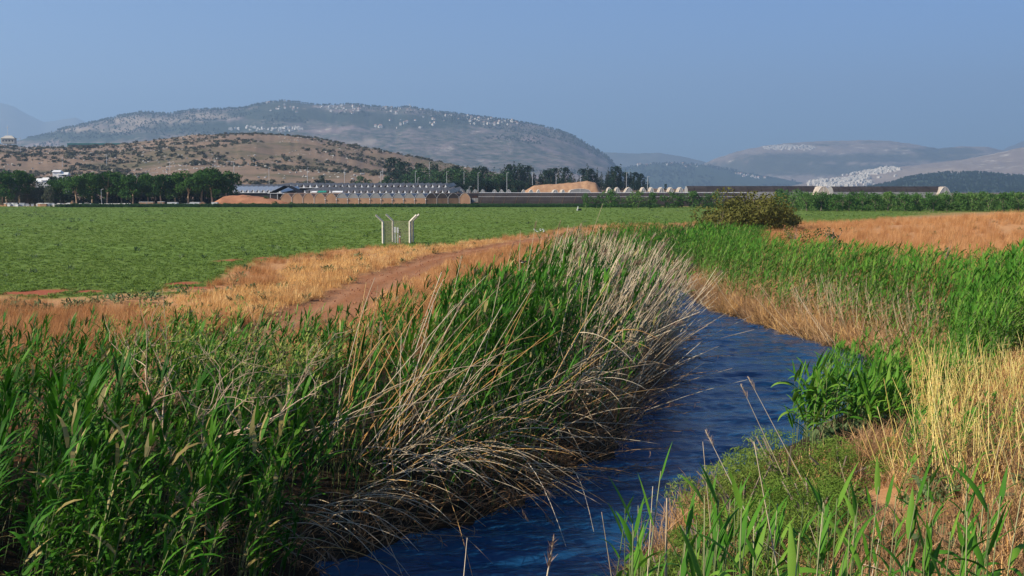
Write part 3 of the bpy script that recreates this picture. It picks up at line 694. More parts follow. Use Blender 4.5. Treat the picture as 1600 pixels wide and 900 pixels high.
x = rng.uniform(-12, 12, 3500); y = rng.uniform(28, 100, 3500); sr_ = river(x, y); trk = zones(x, y, sr_)[1]; k = (trk > .2)
put('track_stones', [MB().blob((0, 0, .2), (1, .8, .6), 0, 5, 3, .3).mesh('stone', M_clay) for _ in range(3)], x[k], y[k], rng.uniform(.02, .07, k.sum()), 'small stones and clods on the dirt track', .1, 0, 3, cat='stones')
# taller dark strip at far field edge
x = rng.uniform(-140, 45, 5200); y = rng.uniform(309, 333, 5200)
put('dark_crop_strip', [MIDT[0][0], MIDT[1][0]], x, y, rng.uniform(.07, .11, 5200), 'strip of taller dark plants before the greenhouses', .1, 0, 3, cat='crop')
# grass left of the stream
def grass_keep(x, y):
    s, side = river(x, y); cr, trk, lim = zones(x, y, (s, side)); return s, side, cr, trk, lim
x, y = logpts(52000, 22, 175, .66)
s, side, cr, trk, lim = grass_keep(x, y)
gd = pdist(x, y, TR)
golden = (side < 0) & (x > -14 + (fbm(x * .2, y * .2, 78) - .5) * 12) & (gd < 7.5 + (fbm(x * .3, y * .3, 79) - .5) * 8) & ((x < np.interp(y, TR[:, 1], TR[:, 0])) | (gd < 2.2)) & (y < 95) & (y > 36)
base = (cr < .35) & (s > 5.0) & (y < 180) & (trk < .4) & ~((side < 0) & (gd < 2.6) & (x > np.interp(y, TR[:, 1], TR[:, 0])) & (rng.random(len(x)) < .6))
dens = fbm(x * .3, y * .3, 77)
k = base & ~golden & (dens > .38) & ~((y - lim > -6) & (side < 0) & (y < 95) & (dens < .5))
hs = np.where(side < 0, .75, .95) * rng.uniform(.6, 1.15, len(x)) * np.where((side < 0) & (y > lim - 5), .7, 1)
put('orange_dry_grass', P_orange, x[k], y[k], hs[k], 'fluffy orange dry grass along the track and right field edge', .2, 0, .8, cat='grass')
k = base & golden
put('golden_dry_grass', P_gold, x[k], y[k], rng.uniform(.6, 1.2, k.sum()), 'short golden straw left of the dirt track', .25, 0, 1.5, cat='grass')
k = base & (rng.random(len(x)) < .03 + .22 * (fbm(x * .25, y * .25, 81) > .56) * (side < 0))
put('weeds', P_weed, x[k], y[k], rng.uniform(.8, 1.9, k.sum()), 'scattered green weeds in the dry grass', .1, 0, 3, cat='weeds')
# sparse grass in the track margin
x = rng.uniform(-14, 14, 9000); y = rng.uniform(26, 100, 9000); s, side, cr, trk, lim = grass_keep(x, y)
k = (side < 0) & (s > 4.6) & (trk < .6) & (cr < .5) & (pdist(x, y, TR) < 3.4)
put('track_margin_grass', P_gold + P_orange, x[k], y[k], rng.uniform(.3, .7, k.sum()), 'low straw beside the track', .2, 0, 2, cat='grass')

# ------------------------------------------------------------------ reeds
TOP = 4.75
def reedbed(name, n, box, cond, protos, label, lean, ldir=0.0, lsd=.5, top=TOP, H=3.0, hmin=1.6, hmax=3.7, jit=.3, cat='reeds', leansd=.12, clump=0.0):
    x, y = pts(n, *box); s, side = river(x, y); k = cond(x, y, s, side); x, y, s, side = x[k], y[k], s[k], side[k]
    if clump:
        cn = fbm(x * .75, y * .75, 130); k = cn > clump; x, y, s, side, cn = x[k], y[k], s[k], side[k], cn[k]
    z = tz(x, y, (s, side)); h = np.clip(top(x, y) + (fbm(x * .6, y * .6, 140) - .5) * 1.1 - z if callable(top) else top - z, hmin, hmax) * rng.uniform(1 - jit, 1 + jit * .3, len(x))
    return put(name, protos, x, y, None, label, lean, ldir, lsd, -.05, cat, h / H, leansd)
nz = lambda x, y, f=.6, s=91: fbm(x * f, y * f, s)
LTOP = lambda x, y: np.interp(x / y * 1600 + 800, [-200, 0, 300, 560, 700, 830, 950], [4.45, 4.4, 4.25, 4.15, 4.5, 4.95, 5.1])
reedbed('reed_bed_left', 17000, (-18, 9, 12.5, 46), lambda x, y, s, d: (d < 0) & (s > -.1) & (s < np.interp(y, [14, 20, 23, 30, 46], [9.5, 9.5, 6.4, 5.8, 4.5]) + (nz(x, y) - .5) * 2) & (x > -.78 * y - 1) & (rng.random(len(x)) < np.where((s < 1.6) & (y > 19), .45, .9)) & ~((x > 1.5) & (rng.random(len(x)) < .5)) & ~((y < 15.2) & (np.abs(x / y + .255) < .075)) & ((nz(x, y, .8, 97) > .46) | (s > 5.5)),
        P_reed, 'dense green reeds on the left bank', .13, 0, .8, top=LTOP)
reedbed('reed_bed_left_dry', 9500, (-2, 12, 31, 66), lambda x, y, s, d: (d < 0) & (s > np.interp(y, [40, 50, 66], [.2, 1.9, 2.2])) & (s < 5.2) & (rng.random(len(x)) < sm(.9, 3.5, x - (y - 30) * .05 + 1.2) + .04), P_dead,
        'mass of pale dead reed stems leaning over the water', .27, .1, .7, top=lambda x, y: np.interp(y, [31, 45, 53, 60, 66], [5.3, 5.3, 4.6, 3.9, 3.5]), H=3.2, hmin=2.2, hmax=4.2, leansd=.24)
reedbed('reed_bed_left_mix', 1500, (-2, 12, 31, 66), lambda x, y, s, d: (d < 0) & (s > .8) & (s < 6), P_reed, 'green reeds mixed with the dead stems', .2, .1, .6, top=4.6)
reedbed('reed_bed_left_brown', 3400, (-2, 12, 28, 66), lambda x, y, s, d: (d < 0) & (s > -.2) & (s < 3.0), P_brown + P_dead[:2], 'brown broken stems under the leaning dead reeds', .7, 0, .8, top=2.8, H=1.8, hmin=.8, hmax=2.5, leansd=.3)
reedbed('reed_bed_left_far', 5200, (3, 24, 66, 112), lambda x, y, s, d: ((d < 0) | (y > 79)) & (s > .1) & (s < 7) & (nz(x, y, .3) > .42), P_reed, 'green reeds on the far left bank', .15, 0, .8, top=lambda x, y: np.interp(y, [60, 75, 82, 112], [3.2, 3.4, 3.9, 3.6]))
reedbed('reed_bed_left_far_dry', 1200, (3, 22, 58, 100), lambda x, y, s, d: (d < 0) & (s > -.1) & (s < 3.5), P_dead + P_brown, 'dry stems on the far left bank', .4, .0, .8, top=2.8, H=3.2)
reedbed('reed_skirt_left', 4200, (-8, 9, 17, 46), lambda x, y, s, d: (d < 0) & (s > -.3) & (s < 2.0) & (nz(x, y, .7, 93) > .42), P_brown, 'brown broken reed litter hanging over the left water edge', .9, -.2, .7, top=2.2, H=1.6, hmin=.7, hmax=2.0, leansd=.35)
reedbed('reed_bed_right', 15000, (9, 46, 38, 100), lambda x, y, s, d: (d > 0) & (s > .5) & (s < np.interp(y, [38, 60, 75, 100], [12, 9.5, 7.5, 7]) + (nz(x, y, .3) - .5) * 4) & (rng.random(len(x)) < .3 + sm(.5, 2, s)) , P_reed2,
        'bright green reeds on the far right bank', .12, 0, .8, top=lambda x, y: np.interp(y, [38, 50, 65, 80, 100], [4.5, 4.3, 3.7, 3.8, 3.9]), clump=.33, leansd=.16)
reedbed('reed_bed_right_near', 6500, (8, 30, 24.5, 42), lambda x, y, s, d: (d > 0) & (s > -.2) & (s < 14) & ((x > .425 * y) | ((s < 3.2) & (y < 32) & (y > 26.5))) & (x > np.interp(y, [24, 28, 42], [13.5, 8, 8])) & ~((y < 27) & (x < 14)), P_reed2,
        'green reeds on the near right bank', .1, 0, .8, top=lambda x, y: np.interp(x / y * 1600 + 800, [1200, 1420, 1500, 1600], [2.4, 2.5, 3.9, 4.9]), clump=.34, leansd=.16)
reedbed('reed_skirt_right', 5000, (8, 20, 30, 100), lambda x, y, s, d: (d > 0) & (s > -.4) & (s < 1.9) & (y > 34) & (rng.random(len(x)) < np.interp(s, [0, 1.0, 1.9], [1, .5, .15])), P_brown + [P_dead[0]], 'brown and tan dry stems hanging into the water on the right bank', .7, math.pi, .6, top=1.7, H=1.6, hmin=.5, hmax=1.7)
reedbed('reed_patch_right_dry', 380, (12, 19, 40, 52), lambda x, y, s, d: (d > 0) & (s > .8) & (s < 3.6), P_dead, 'tan dead stems leaning left on the right bank', .35, math.pi - .6, .4, top=3.2, H=3.2, hmin=1.4, hmax=2.6)
x, y = pts(6500, 2, 24, 13, 31); s, side = river(x, y)
k = (side > 0) & (s > -.1) & (y < 26.5 + .25 * x) & (s < 13) & (fbm(x * .9, y * .9, 61) > .42) & ~((y > 23.3) & (x / y < .43))
k2 = (side > 0) & (s > .2) & (y < 27) & (s < 13) & (fbm(x * .7, y * .7, 66) > .62)
put('right_bank_weeds', P_weed, x[k2], y[k2], rng.uniform(.8, 2.0, k2.sum()), 'green weeds between the straw on the right bank', .2, 0, 3, cat='weeds')
reedbed('reed_right_young', 1700, (4, 18, 14, 27), lambda x, y, s, d: (d > 0) & (s > 1.0) & (fbm(x * .5, y * .5, 71) > .48) & (x > .38 * y), P_reed2, 'young green reeds mixed into the straw on the right bank', .15, 0, .8, top=2.9, hmin=.8, hmax=1.7)
put('straw_mat_right', P_mat, x[k], y[k], rng.uniform(.5, 1.15, k.sum()), 'matted straw and dead grass on the near right bank', .3, 0, 3, cat='grass')
x, y = pts(5000, 11, 20, 36, 75); s, side = river(x, y); k = (side > 0) & (s > -.1) & (s < 2.4)
put('straw_fringe_right', P_mat, x[k], y[k], rng.uniform(.6, 1.3, k.sum()), 'straw fringe along the right water edge', .5, math.pi, .8, cat='grass')
x, y = pts(2600, -8, 10, 15, 64); s, side = river(x, y); k = (side < 0) & (s > -.25) & (s < 1.3)
put('straw_fringe_left', P_mat[:4], x[k], y[k], rng.uniform(.4, .9, k.sum()), 'brown straw fringe along the left water edge', .5, 0, .8, cat='grass')
reedbed('yellow_canes', 2400, (7.5, 16, 15, 26), lambda x, y, s, d: (d > 0) & (x > .405 * y + 0) & (nz(x, y, .8, 55) > .42), P_yel, 'upright yellow dry canes at the right edge', .2, math.pi, 1.6, top=3.5, H=2.2, hmin=1.0, hmax=2.2, cat='canes')

# ------------------------------------------------------------------ hills cover
rk = [MB().blob((0, 0, .2), (1, .8, .55), 0, 6, 4, .3).mesh('rock', M_rock) for _ in range(3)]
hs_ = [crown(600 + k, [(0, 0, .6, 1.0), (.7, .3, .4, .7), (-.6, .2, .5, .8)], 26, .42, M_hscrub, 'scrub', .8) for k in range(3)]
def onhill(h, n, thr, f, seed, **kw):
    P = h.sample(n, **kw); k = fbm(P[:, 0] * f, P[:, 1] * f, seed) > thr; return P[k]
P = onhill(H_near, 12500, .44, .012, 5); scatter('hill_scrub', hs_, P, eul(rng.uniform(0, 6, len(P)), 0, 0), rng.uniform(.35, 1.0, len(P)) ** 2 * 2.2, 'dark scrub dotted over the brown hill')
P = onhill(H_near, 5200, .46, .02, 8, t0=.1); scatter('hill_rocks', rk, P, eul(rng.uniform(0, 6, len(P)), 0, 0), rng.uniform(.4, 1.2, len(P)), 'white limestone rocks on the brown hill', cat='rocks')
ft = [crown(620 + k, clumps_round(620 + k, 5, 9, 6, .1), 6, 1.6, M_dark, 'far_tree', .9) for k in range(3)]
P = onhill(H_main, 9000, .50, .0016, 15, t0=.2, t1=.97, px0=40, px1=960); Pr = H_main.pos(rng.uniform(90, 900, 900), rng.uniform(.97, 1.0, 900)); P = np.concatenate([P, Pr])
scatter('mountain_woods', ft, P, eul(rng.uniform(0, 6, len(P)), 0, 0), rng.uniform(.5, 1.2, len(P)), 'woods and scrub on the mountain')
P = onhill(H_wood, 3500, .2, .003, 16, t1=1.02); scatter('hill_woods', ft, P, eul(rng.uniform(0, 6, len(P)), 0, 0), rng.uniform(.7, 1.2, len(P)), 'woods on the low right hill')
P = onhill(H_vill, 1800, .4, .003, 17, t1=1.0); scatter('ridge_woods', ft, P, eul(rng.uniform(0, 6, len(P)), 0, 0), rng.uniform(1, 2, len(P)), 'woods on the village ridge')

# ------------------------------------------------------------------ houses on the hills
def house_mesh(k):
    b = MB(); w_, d_, h_ = 1.0, .8, [.55, .8, .65, .5][k % 4]
    b.box((0, 0, h_ / 2 - .15), (w_, d_, h_ + .3), 0)
    if k % 2: b.add([(-.55, -.45, h_), (.55, -.45, h_), (.55, .45, h_), (-.55, .45, h_), (-.4, 0, h_ + .28), (.4, 0, h_ + .28)], [(0, 1, 5, 4), (2, 3, 4, 5), (1, 2, 5), (3, 0, 4), (3, 2, 1, 0)], 1)
    else:
        b.box((.1, 0, h_ + .12), (.4, .4, .22), 0); b.box((0, 0, h_ + .02), (1.04, .84, .05), 0)
    for i in range(3): b.box((-.3 + .3 * i, -.402, h_ * .55), (.12, .02, .16), 2)
    return b.mesh('house', [M_wall, M_roofred, M_blackin])
HM = [house_mesh(k) for k in range(4)]
def houses(h, n, regs, label, group, size, t0=.02, t1=1.0, flat=None, tries=60000, stuff=False):
    lo = min(r_[0] - r_[2] for r_ in regs); hi = max(r_[0] + r_[2] for r_ in regs)
    P = h.sample(tries, t0, t1, lo, hi); qx, qy = proj(P[:, 0], P[:, 1], P[:, 2]); k = np.zeros(len(P), bool)
    for (x, y, rx, ry) in regs: k |= np.hypot((qx - x) / rx, (qy - y) / ry) < 1
    P = P[k]; cn = fbm(P[:, 0] * .006, P[:, 1] * .004, 88); P = P[cn > .45][:n]
    if stuff:
        sc = size * rng.uniform(.7, 1.3, len(P))
        return scatter('hill_houses', HM if flat is None else [HM[0], HM[2]], P, eul(rng.normal(0, .4, len(P)), 0, 0), sc, label, cat='houses')
    for p in P:
        o = link('house', HM[rnd.choice([0, 2] if flat else [0, 1, 2, 3])], None, p, (0, 0, rnd.gauss(0, .4)), size * rnd.uniform(.75, 1.35)); tag(o, label, 'house', group)
houses(H_main, 70, [(530, 171, 130, 6), (440, 162, 30, 4), (590, 177, 40, 9)], 'pale house of the village along the mountain crest', 'crest village houses', 10, .5, 1.0)
houses(H_main, 75, [(700, 188, 100, 8), (780, 190, 80, 6), (640, 197, 60, 4), (620, 215, 20, 2)], 'pale house of the village spread over the right shoulder of the mountain', 'shoulder village houses', 10, .4, 1.0)
houses(H_main, 72, [(385, 201, 32, 3.4), (455, 203, 38, 4.2)], 'white row house of the terraced village halfway up the mountain', 'terraced village houses', 10, .2, 1.0, True)
houses(H_vill, 34, [(1060, 257, 55, 5), (1020, 257, 30, 3), (1170, 276, 40, 5)], 'pale house of the village on the low far ridge', 'far ridge village houses', 15, .3, 1.0)
houses(H_pale, 48, [(1335, 276, 60, 11), (1380, 268, 25, 6)], 'white block house of the dense town below the quarry', 'dense town houses', 15, .02, 1.0, True)
houses(H_pale, 620, [(1330, 280, 62, 11), (1375, 270, 36, 9), (1300, 287, 40, 5)], 'dense white town below the quarry', None, 16, .02, 1.0, True, stuff=True)
houses(far_right, 260, [(1240, 231, 48, 4)], 'pale town along the far right ridge', None, 14, .2, 1.0, True, stuff=True)
# transmitter mast
x, y, z = at_d(640, 170, 6450); m = empty('radio_mast', (x, y, z - 12), 0, 'white radio mast on the mountain crest', 'mast')
b = MB(); b.tube([(0, 0, 0), (0, 0, 40)], [2.4, 1.6], 6); b.build('tower', M_white, m)
b = MB(); b.box((3.4, 0, 36), (3, 3, 6)); b.box((-3.4, 0, 28), (3, 3, 5)); b.tube([(0, 0, 40), (0, 0, 46)], .7, 5); b.build('antenna', M_white, m)
# tan building on left hill
x, y, z = at_d(14, 222, 1440); o = empty('hill_building', (x, y, z - 2), .2, 'tan building with low pyramid roof on the left hilltop', 'building')
MB().box((0, 0, 3.4), (17, 12, 6.8)).build('wall', M_concrete, o)
b = MB(); b.add([(-9.5, -7, 6.81), (9.5, -7, 6.81), (9.5, 7, 6.81), (-9.5, 7, 6.81), (-4, 0, 11), (4, 0, 11)], [(0, 1, 5, 4), (2, 3, 4, 5), (1, 2, 5), (3, 0, 4), (3, 2, 1, 0)]); b.build('roof', M_concrete, o)
for i in range(4): MB().box((-6 + 4 * i, -6.05, 3.6), (1.4, .2, 2.2)).build('window', M_blackin, o)
b = MB(); b.tube([(-1, 0, 11), (-1, 0, 25)], .25, 4); b.tube([(-3, 0, 22), (1, 0, 22)], .15, 4); b.build('antenna', M_steel, o)
# teal shade net on left hill
x0, y0, z0 = at_d(105, 229, 1500); x1, _, z1 = at_d(188, 228, 1500)
o = empty('net_house', ((x0 + x1) / 2, 1520, (z0 + z1) / 2 - 1), 0, 'long teal green shade net house on the left hill crest', 'net house')
L_ = (x1 - x0) / 2
MB().box((0, 0, 3), (L_ * 2, 40, 5)).build('net_cover', M_tealnet, o); MB().box((-L_ * .2, -21, 1.6), (L_ * 1.5, 1.5, 3.0)).build('net_wall', M_darknet, o)
# limestone outcrop / quarry rubble with white sheets above left trees
for k, (px, py, w_, h_, lab) in enumerate([(82, 281, 9, 1.4, 'long white roof behind the left trees'), (66, 283, 5, 1.6, 'short white roof left of the long white roof'), (100, 272, 4.5, 1.2, 'cream coloured shed roof on the slope above the pines'), (90, 268, 3.5, 1.0, 'small cream block on the slope above the white roof'), (265, 314, 5, 1.2, 'white tent like shed visible between the pine trunks')]):
    d = 500 if py < 300 else 372; x, y, z = at_d(px, py, d); zb = gz(x, y)
    o = empty('shed', (x, y, zb - .3), .1, lab, 'shed'); hh = max(2.4, z - zb)
    MB().box((0, 0, hh / 2), (w_, 4, hh)).build('wall', M_white, o)
    b = MB(); b.add([(-w_ / 2 - .3, -2.4, hh + .01), (w_ / 2 + .3, -2.4, hh + .01), (w_ / 2 + .3, 2.4, hh + .01), (-w_ / 2 - .3, 2.4, hh + .01), (-w_ / 2, 0, hh + h_), (w_ / 2, 0, hh + h_)], [(0, 1, 5, 4), (2, 3, 4, 5), (1, 2, 5), (3, 0, 4), (3, 2, 1, 0)]); b.build('roof', M_white, o)

# ------------------------------------------------------------------ greenhouses
FD = 336.0; ZG = 2.4
def gpx(px, d=FD): return at_d(px, 300, d)[0]
gh = empty('greenhouse', (gpx(600), FD, ZG), 0, 'multi span greenhouse with tan net end walls and grey arched tops', 'greenhouse')
ox = gpx(600)
W = (gpx(665) - gpx(438)) / 13; H_ = 4.25
def arch_pts(w_, hb, ht, n=10, sharp=1.0):
    return [(-w_ / 2 + w_ * k / n, hb + (ht - hb) * math.sin(math.pi * k / n) ** (.75 * sharp)) for k in range(n + 1)]
def archfill(b, x0, y, hb, ht, w_, mi=0, n=10):
    ap = arch_pts(w_, hb, ht, n); vs = [(x0 + a, y, c) for a, c in ap] + [(x0 + w_ / 2, y, hb - .001), (x0 - w_ / 2, y, hb - .001)]
    b.add(vs, [tuple(range(len(vs)))[::-1]], mi)
def barrel(b, x0, y0, y1, sk, hb, ht, w_, mi=0, n=10):
    ap = arch_pts(w_, hb, ht, n); vs = [(x0 + a, y0, c) for a, c in ap] + [(x0 + a + sk, y1, c) for a, c in ap]
    b.add(vs, [(k, k + 1, n + 2 + k, n + 1 + k) for k in range(n)], mi)
for k in range(17):
    x0 = gpx(438) + W * (k + .5) - ox
    last = k >= 13
    wallm = M_tan if k < 13 else (M_brownnet if k < 16 else M_tan)
    topm = M_tan if k < 5 else (M_greyfilm if k < 13 else (M_darknet if k < 16 else M_tan))
    b = MB(); b.box((x0, .15, 1.3), (W - .16, .08, 2.6)); b.build('end_wall', wallm, gh)
    b = MB(); archfill(b, x0, .10, 2.6, H_, W - .1); b.build('gable', topm, gh)
    b = MB(); barrel(b, x0, .16, 46, 14, 2.6, H_ + .03, W); b.build('roof', M_tan if k < 5 else (M_greyfilm if k < 13 else M_brownnet), gh, True)
    b = MB(); ap = arch_pts(W, 2.6, H_ + .06, 8); b.tube([(x0 + a, .02, c) for a, c in ap], .03, 4); b.tube([(x0 + W / 2, .0, 0), (x0 + W / 2, 0, 2.6)], .045, 4); b.build('arch_frame', M_steel, gh)
    if k > 2 and k % 1 == 0 and k < 13: MB().box((x0 + W / 2, -.12, 2.15), (.26, .2, .3)).build('vent_motor', M_white, gh)
# dark net long side to the right
xa, xb = gpx(747), gpx(1168, 340)
dg = empty('greenhouse', ((xa + xb) / 2, FD + 5, ZG), 0, 'long greenhouse with black shade net side behind the green bushes', 'greenhouse')
Lh = (xb - xa) / 2
b = MB(); n = 8; prof = [(-4.0, 0), (-3.7, 1.6), (-3.0, 3.0), (-1.8, 3.9), (0, 4.3), (1.8, 3.9), (3, 3.0), (4, 0)]
b.add([(-Lh, a, c) for a, c in prof] + [(Lh, a, c) for a, c in prof], [(k, 8 + k, 9 + k, k + 1) for k in range(7)]); b.build('net_cover', M_darknet, dg)
b = MB(); b.add([(-Lh - .01, a, c) for a, c in prof], [tuple(range(8))]); b.add([(Lh + .01, a, c) for a, c in prof], [tuple(range(8))[::-1]]); b.build('end_wall', M_tan, dg)
for k in range(24):
    b = MB(); xx = -Lh + .3 + (2 * Lh - .6) * k / 23; b.tube([(xx + (c * .35), a * 1.012, c * 1.012) for a, c in prof[:5]], .05, 4); b.build('rib', M_brownnet, dg)
b = MB(); b.tube([(-Lh, -3.02, 3.05), (Lh, -3.02, 3.05)], .05, 4); b.build('gutter', M_steel, dg)
b = MB(); b.tube([(-Lh, -.1, 4.36), (Lh, -.1, 4.36)], .09, 4); b.build('ridge_pipe', M_steel, dg)
# small white gabled tunnels in the second row
def tunnel(px0, px1, top, d, label, mat=M_greyfilm, ln=18, group='white gabled tunnels in the second row', sharp=1.0):
    x0, x1 = gpx(px0, d), gpx(px1, d); zt = at_d((px0 + px1) / 2, top, d)[2]; zb = gz((x0 + x1) / 2, d); w_ = x1 - x0; h = zt - zb
    o = empty('greenhouse_tunnel', ((x0 + x1) / 2, d, zb), 0, label, 'greenhouse', group)
    hb = h * (.45 if sharp < 1.3 else .3); b = MB(); ap = arch_pts(w_, hb, h, 8, sharp); vs = [(a, 0, c) for a, c in ap] + [(w_ / 2, 0, 0), (-w_ / 2, 0, 0)]
    b.add(vs, [tuple(range(len(vs)))[::-1]]); b.build('end_wall', mat, o)
    b = MB(); vs = [(-w_ / 2, .02, 0)] + [(a, .02, c + .03) for a, c in ap] + [(w_ / 2, .02, 0)]; m_ = len(vs); b.add(vs + [(a, ln, c) for a, _, c in vs], [(k, k + 1, m_ + k + 1, m_ + k) for k in range(m_ - 1)]); b.build('roof', M_greyroof, o)
    b = MB(); b.tube([(0, -.04, 0), (0, -.04, h)], .05, 4); b.tube([(a, -.04, c) for a, c in ap], .05, 4); b.build('arch_frame', M_white, o)
for k, (a, c) in enumerate([(705, 714), (716, 725), (727, 735), (737, 747), (750, 758), (768, 777), (779, 788), (790, 800), (814, 822), (825, 835), (838, 845), (862, 874), (876, 884)]):
    tunnel(a, c, 296.2, 390, 'small pale arched tunnel end above the dark greenhouse roof left of the earth mound', group='small pale tunnel ends')
for k, (a, c) in enumerate([(945, 960), (958, 972), (972, 994), (999, 1012), (1013, 1024), (1027, 1041), (1042, 1056), (1057, 1071)]):
    tunnel(a, c, 292.6, 395, 'pale grey pointed tunnel end right of the earth mound, %s of eight' % ['first', 'second', 'third', 'fourth', 'fifth', 'sixth', 'seventh', 'last'][k], sharp=1.9, ln=7)
tunnel(1001, 1031, 301.2, 352, 'low pale tunnel with tan end right before the pointed gables', M_tan, 12, None)
tunnel(887, 926, 295.0, 392, 'wide pale film tunnel at the foot of the earth mound', M_greyfilm, 12, None, .3)
# long dark roofs at right
for (a, c, top, lab) in [(1072, 1279, 290.6, 'long dark roofed greenhouse left of the pale gable'), (1297, 1472, 291.2, 'long dark roofed greenhouse right of the pale gable')]:
    d = 420; x0, x1 = gpx(a, d), gpx(c, d); zt = at_d(a, top, d)[2]; zb = gz(x0, d); h = zt - zb
    o = empty('greenhouse', ((x0 + x1) / 2, d, zb), 0, lab, 'greenhouse'); L_ = (x1 - x0) / 2
    b = MB(); pr = [(-4.4, h * .55), (-3.6, h * .78), (-2, h * .93), (0, h), (2, h * .93), (3.6, h * .78), (4.4, h * .55)]
    b.add([(-L_ , q, z) for q, z in pr] + [(L_, q, z) for q, z in pr], [(k, 7 + k, 8 + k, k + 1) for k in range(6)]); b.build('roof', M_darknet, o)
    MB().box((0, -4.3, h * .27), (2 * L_, .1, h * .54)).build('side_wall', M_greyfilm, o)
    vs = [(L_, q, z) for q, z in pr] + [(L_, 4.4, 0), (L_, -4.4, 0)]; b = MB(); b.add([(x + .02, y_, z) for x, y_, z in vs], [tuple(range(9))[::-1]]); b.add([(-x - .02, y_, z) for x, y_, z in vs], [tuple(range(9))]); b.build('end_wall', M_greyfilm, o)
    for k in range(10):
        b = MB(); xx = -L_ + 2 * L_ * (k + .5) / 10; b.tube([(xx, q * 1.01, z * 1.008) for q, z in pr[:4]], .06, 4); b.build('rib', M_blackin, o)
tunnel(1277, 1297, 291.0, 409, 'pale end gable standing between the two long dark roofs', M_greyroof, 9, None)
tunnel(1466, 1487, 291.6, 413, 'grey end gable closing the right long dark roof', M_greyfilm, 5, None, 1.4)
# white roofs with vents, second row left
def saw(name, px0, px1, py_top, py_bot, d, n, label, wall, roofm, depth=22, ventm=M_white, back=2.5):
    x0, x1 = gpx(px0, d), gpx(px1, d); zt = at_d(px0, py_top, d)[2]; zb = gz((x0 + x1) / 2, d); h = zt - zb; w_ = (x1 - x0) / n
    o = empty(name, ((x0 + x1) / 2, d, zb), 0, label, 'greenhouse'); X0 = -(x1 - x0) / 2
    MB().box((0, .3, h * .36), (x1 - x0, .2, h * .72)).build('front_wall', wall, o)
    MB().box((0, -.05, h * .74), (x1 - x0 + .4, .5, h * .05)).build('gutter', M_steel, o)
    for k in range(n):
        xc = X0 + w_ * (k + .5)
        b = MB(); hh = h * .76; e = h
        b.add([(xc - w_ / 2, .2, hh), (xc + w_ / 2, .2, hh), (xc, .2, e), (xc - w_ / 2 + 3, depth, hh + back), (xc + w_ / 2 + 3, depth, hh + back), (xc + 3, depth, e + back)], [(0, 2, 5, 3), (2, 1, 4, 5)]); b.build('roof', roofm, o)
        b = MB(); b.add([(xc - w_ * .05, .1, hh), (xc + w_ * .34, .1, hh), (xc + w_ * .1, .1, e), (xc - w_ * .05, .25, hh), (xc + w_ * .34, .25, hh), (xc + w_ * .1, .25, e)], [(0, 1, 2), (3, 5, 4), (0, 2, 5, 3), (2, 1, 4, 5)]); b.build('gable_vent', ventm, o)
    return o
saw('white_roof_greenhouse', 470, 705, 297.2, 303, 372, 24, 'front row of grey greenhouse roofs with little white gables', M_darknet, M_greyroof, 26, M_white, 1.5)
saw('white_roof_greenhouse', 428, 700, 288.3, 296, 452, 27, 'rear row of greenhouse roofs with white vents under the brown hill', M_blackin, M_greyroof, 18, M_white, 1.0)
saw('white_roof_greenhouse', 335, 430, 291.6, 297, 440, 12, 'white vented greenhouse roofs right of the big pine', M_darknet, M_greyroof, 16, M_white, 1.2)
saw('white_roof_greenhouse', 325, 440, 296.2, 302, 395, 14, 'low white roofed greenhouse behind the clay bank', M_darknet, M_white, 20, M_white, 1.5)
# open dark barn
x, y, z = at_d(447, 290, 368); zb = gz(x, y); h = z - zb
o = empty('open_barn', (x, y, zb), 0, 'open sided barn with black gable roof left of the greenhouses', 'barn')
wb = gpx(472, 368) - gpx(420, 368)
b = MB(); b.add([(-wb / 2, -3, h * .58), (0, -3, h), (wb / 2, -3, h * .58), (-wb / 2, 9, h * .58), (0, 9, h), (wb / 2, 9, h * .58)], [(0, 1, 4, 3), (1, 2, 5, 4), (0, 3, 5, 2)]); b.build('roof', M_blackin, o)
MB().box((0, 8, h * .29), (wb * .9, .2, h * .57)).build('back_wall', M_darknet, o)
for k in range(5): MB().box((-wb * .42 + wb * .21 * k, -2.9, h * .29), (.18, .18, h * .57)).build('post', M_steel, o)
MB().box((0, -3.1, h * .585), (wb, .15, .2)).build('beam', M_steel, o)
for (pa, pb, pt, lab, mt) in [(498, 510, 298, 'green tarpaulin shed front among the grey roofs', M_green), (520, 536, 298.3, 'white box trailer beside the green shed', M_white), (488, 496, 298.5, 'small white shed left of the green tarpaulin', M_white)]:
    d = 362; x0, x1 = gpx(pa, d), gpx(pb, d); zt = at_d(pa, pt, d)[2]; zb = gz(x0, d); o = empty('shed', ((x0 + x1) / 2, d, zb), 0, lab, 'shed')
    MB().box((0, 0, (zt - zb) * .45), (x1 - x0, 3, (zt - zb) * .9)).build('wall', mt, o); w_ = x1 - x0; hh = (zt - zb) * .905
    b = MB(); b.add([(-w_ / 2, -1.6, hh), (w_ / 2, -1.6, hh), (w_ / 2, 1.6, hh), (-w_ / 2, 1.6, hh), (-w_ / 2, 0, zt - zb), (w_ / 2, 0, zt - zb)], [(0, 1, 5, 4), (2, 3, 4, 5), (1, 2, 5), (3, 0, 4), (3, 2, 1, 0)]); b.build('roof', mt, o)
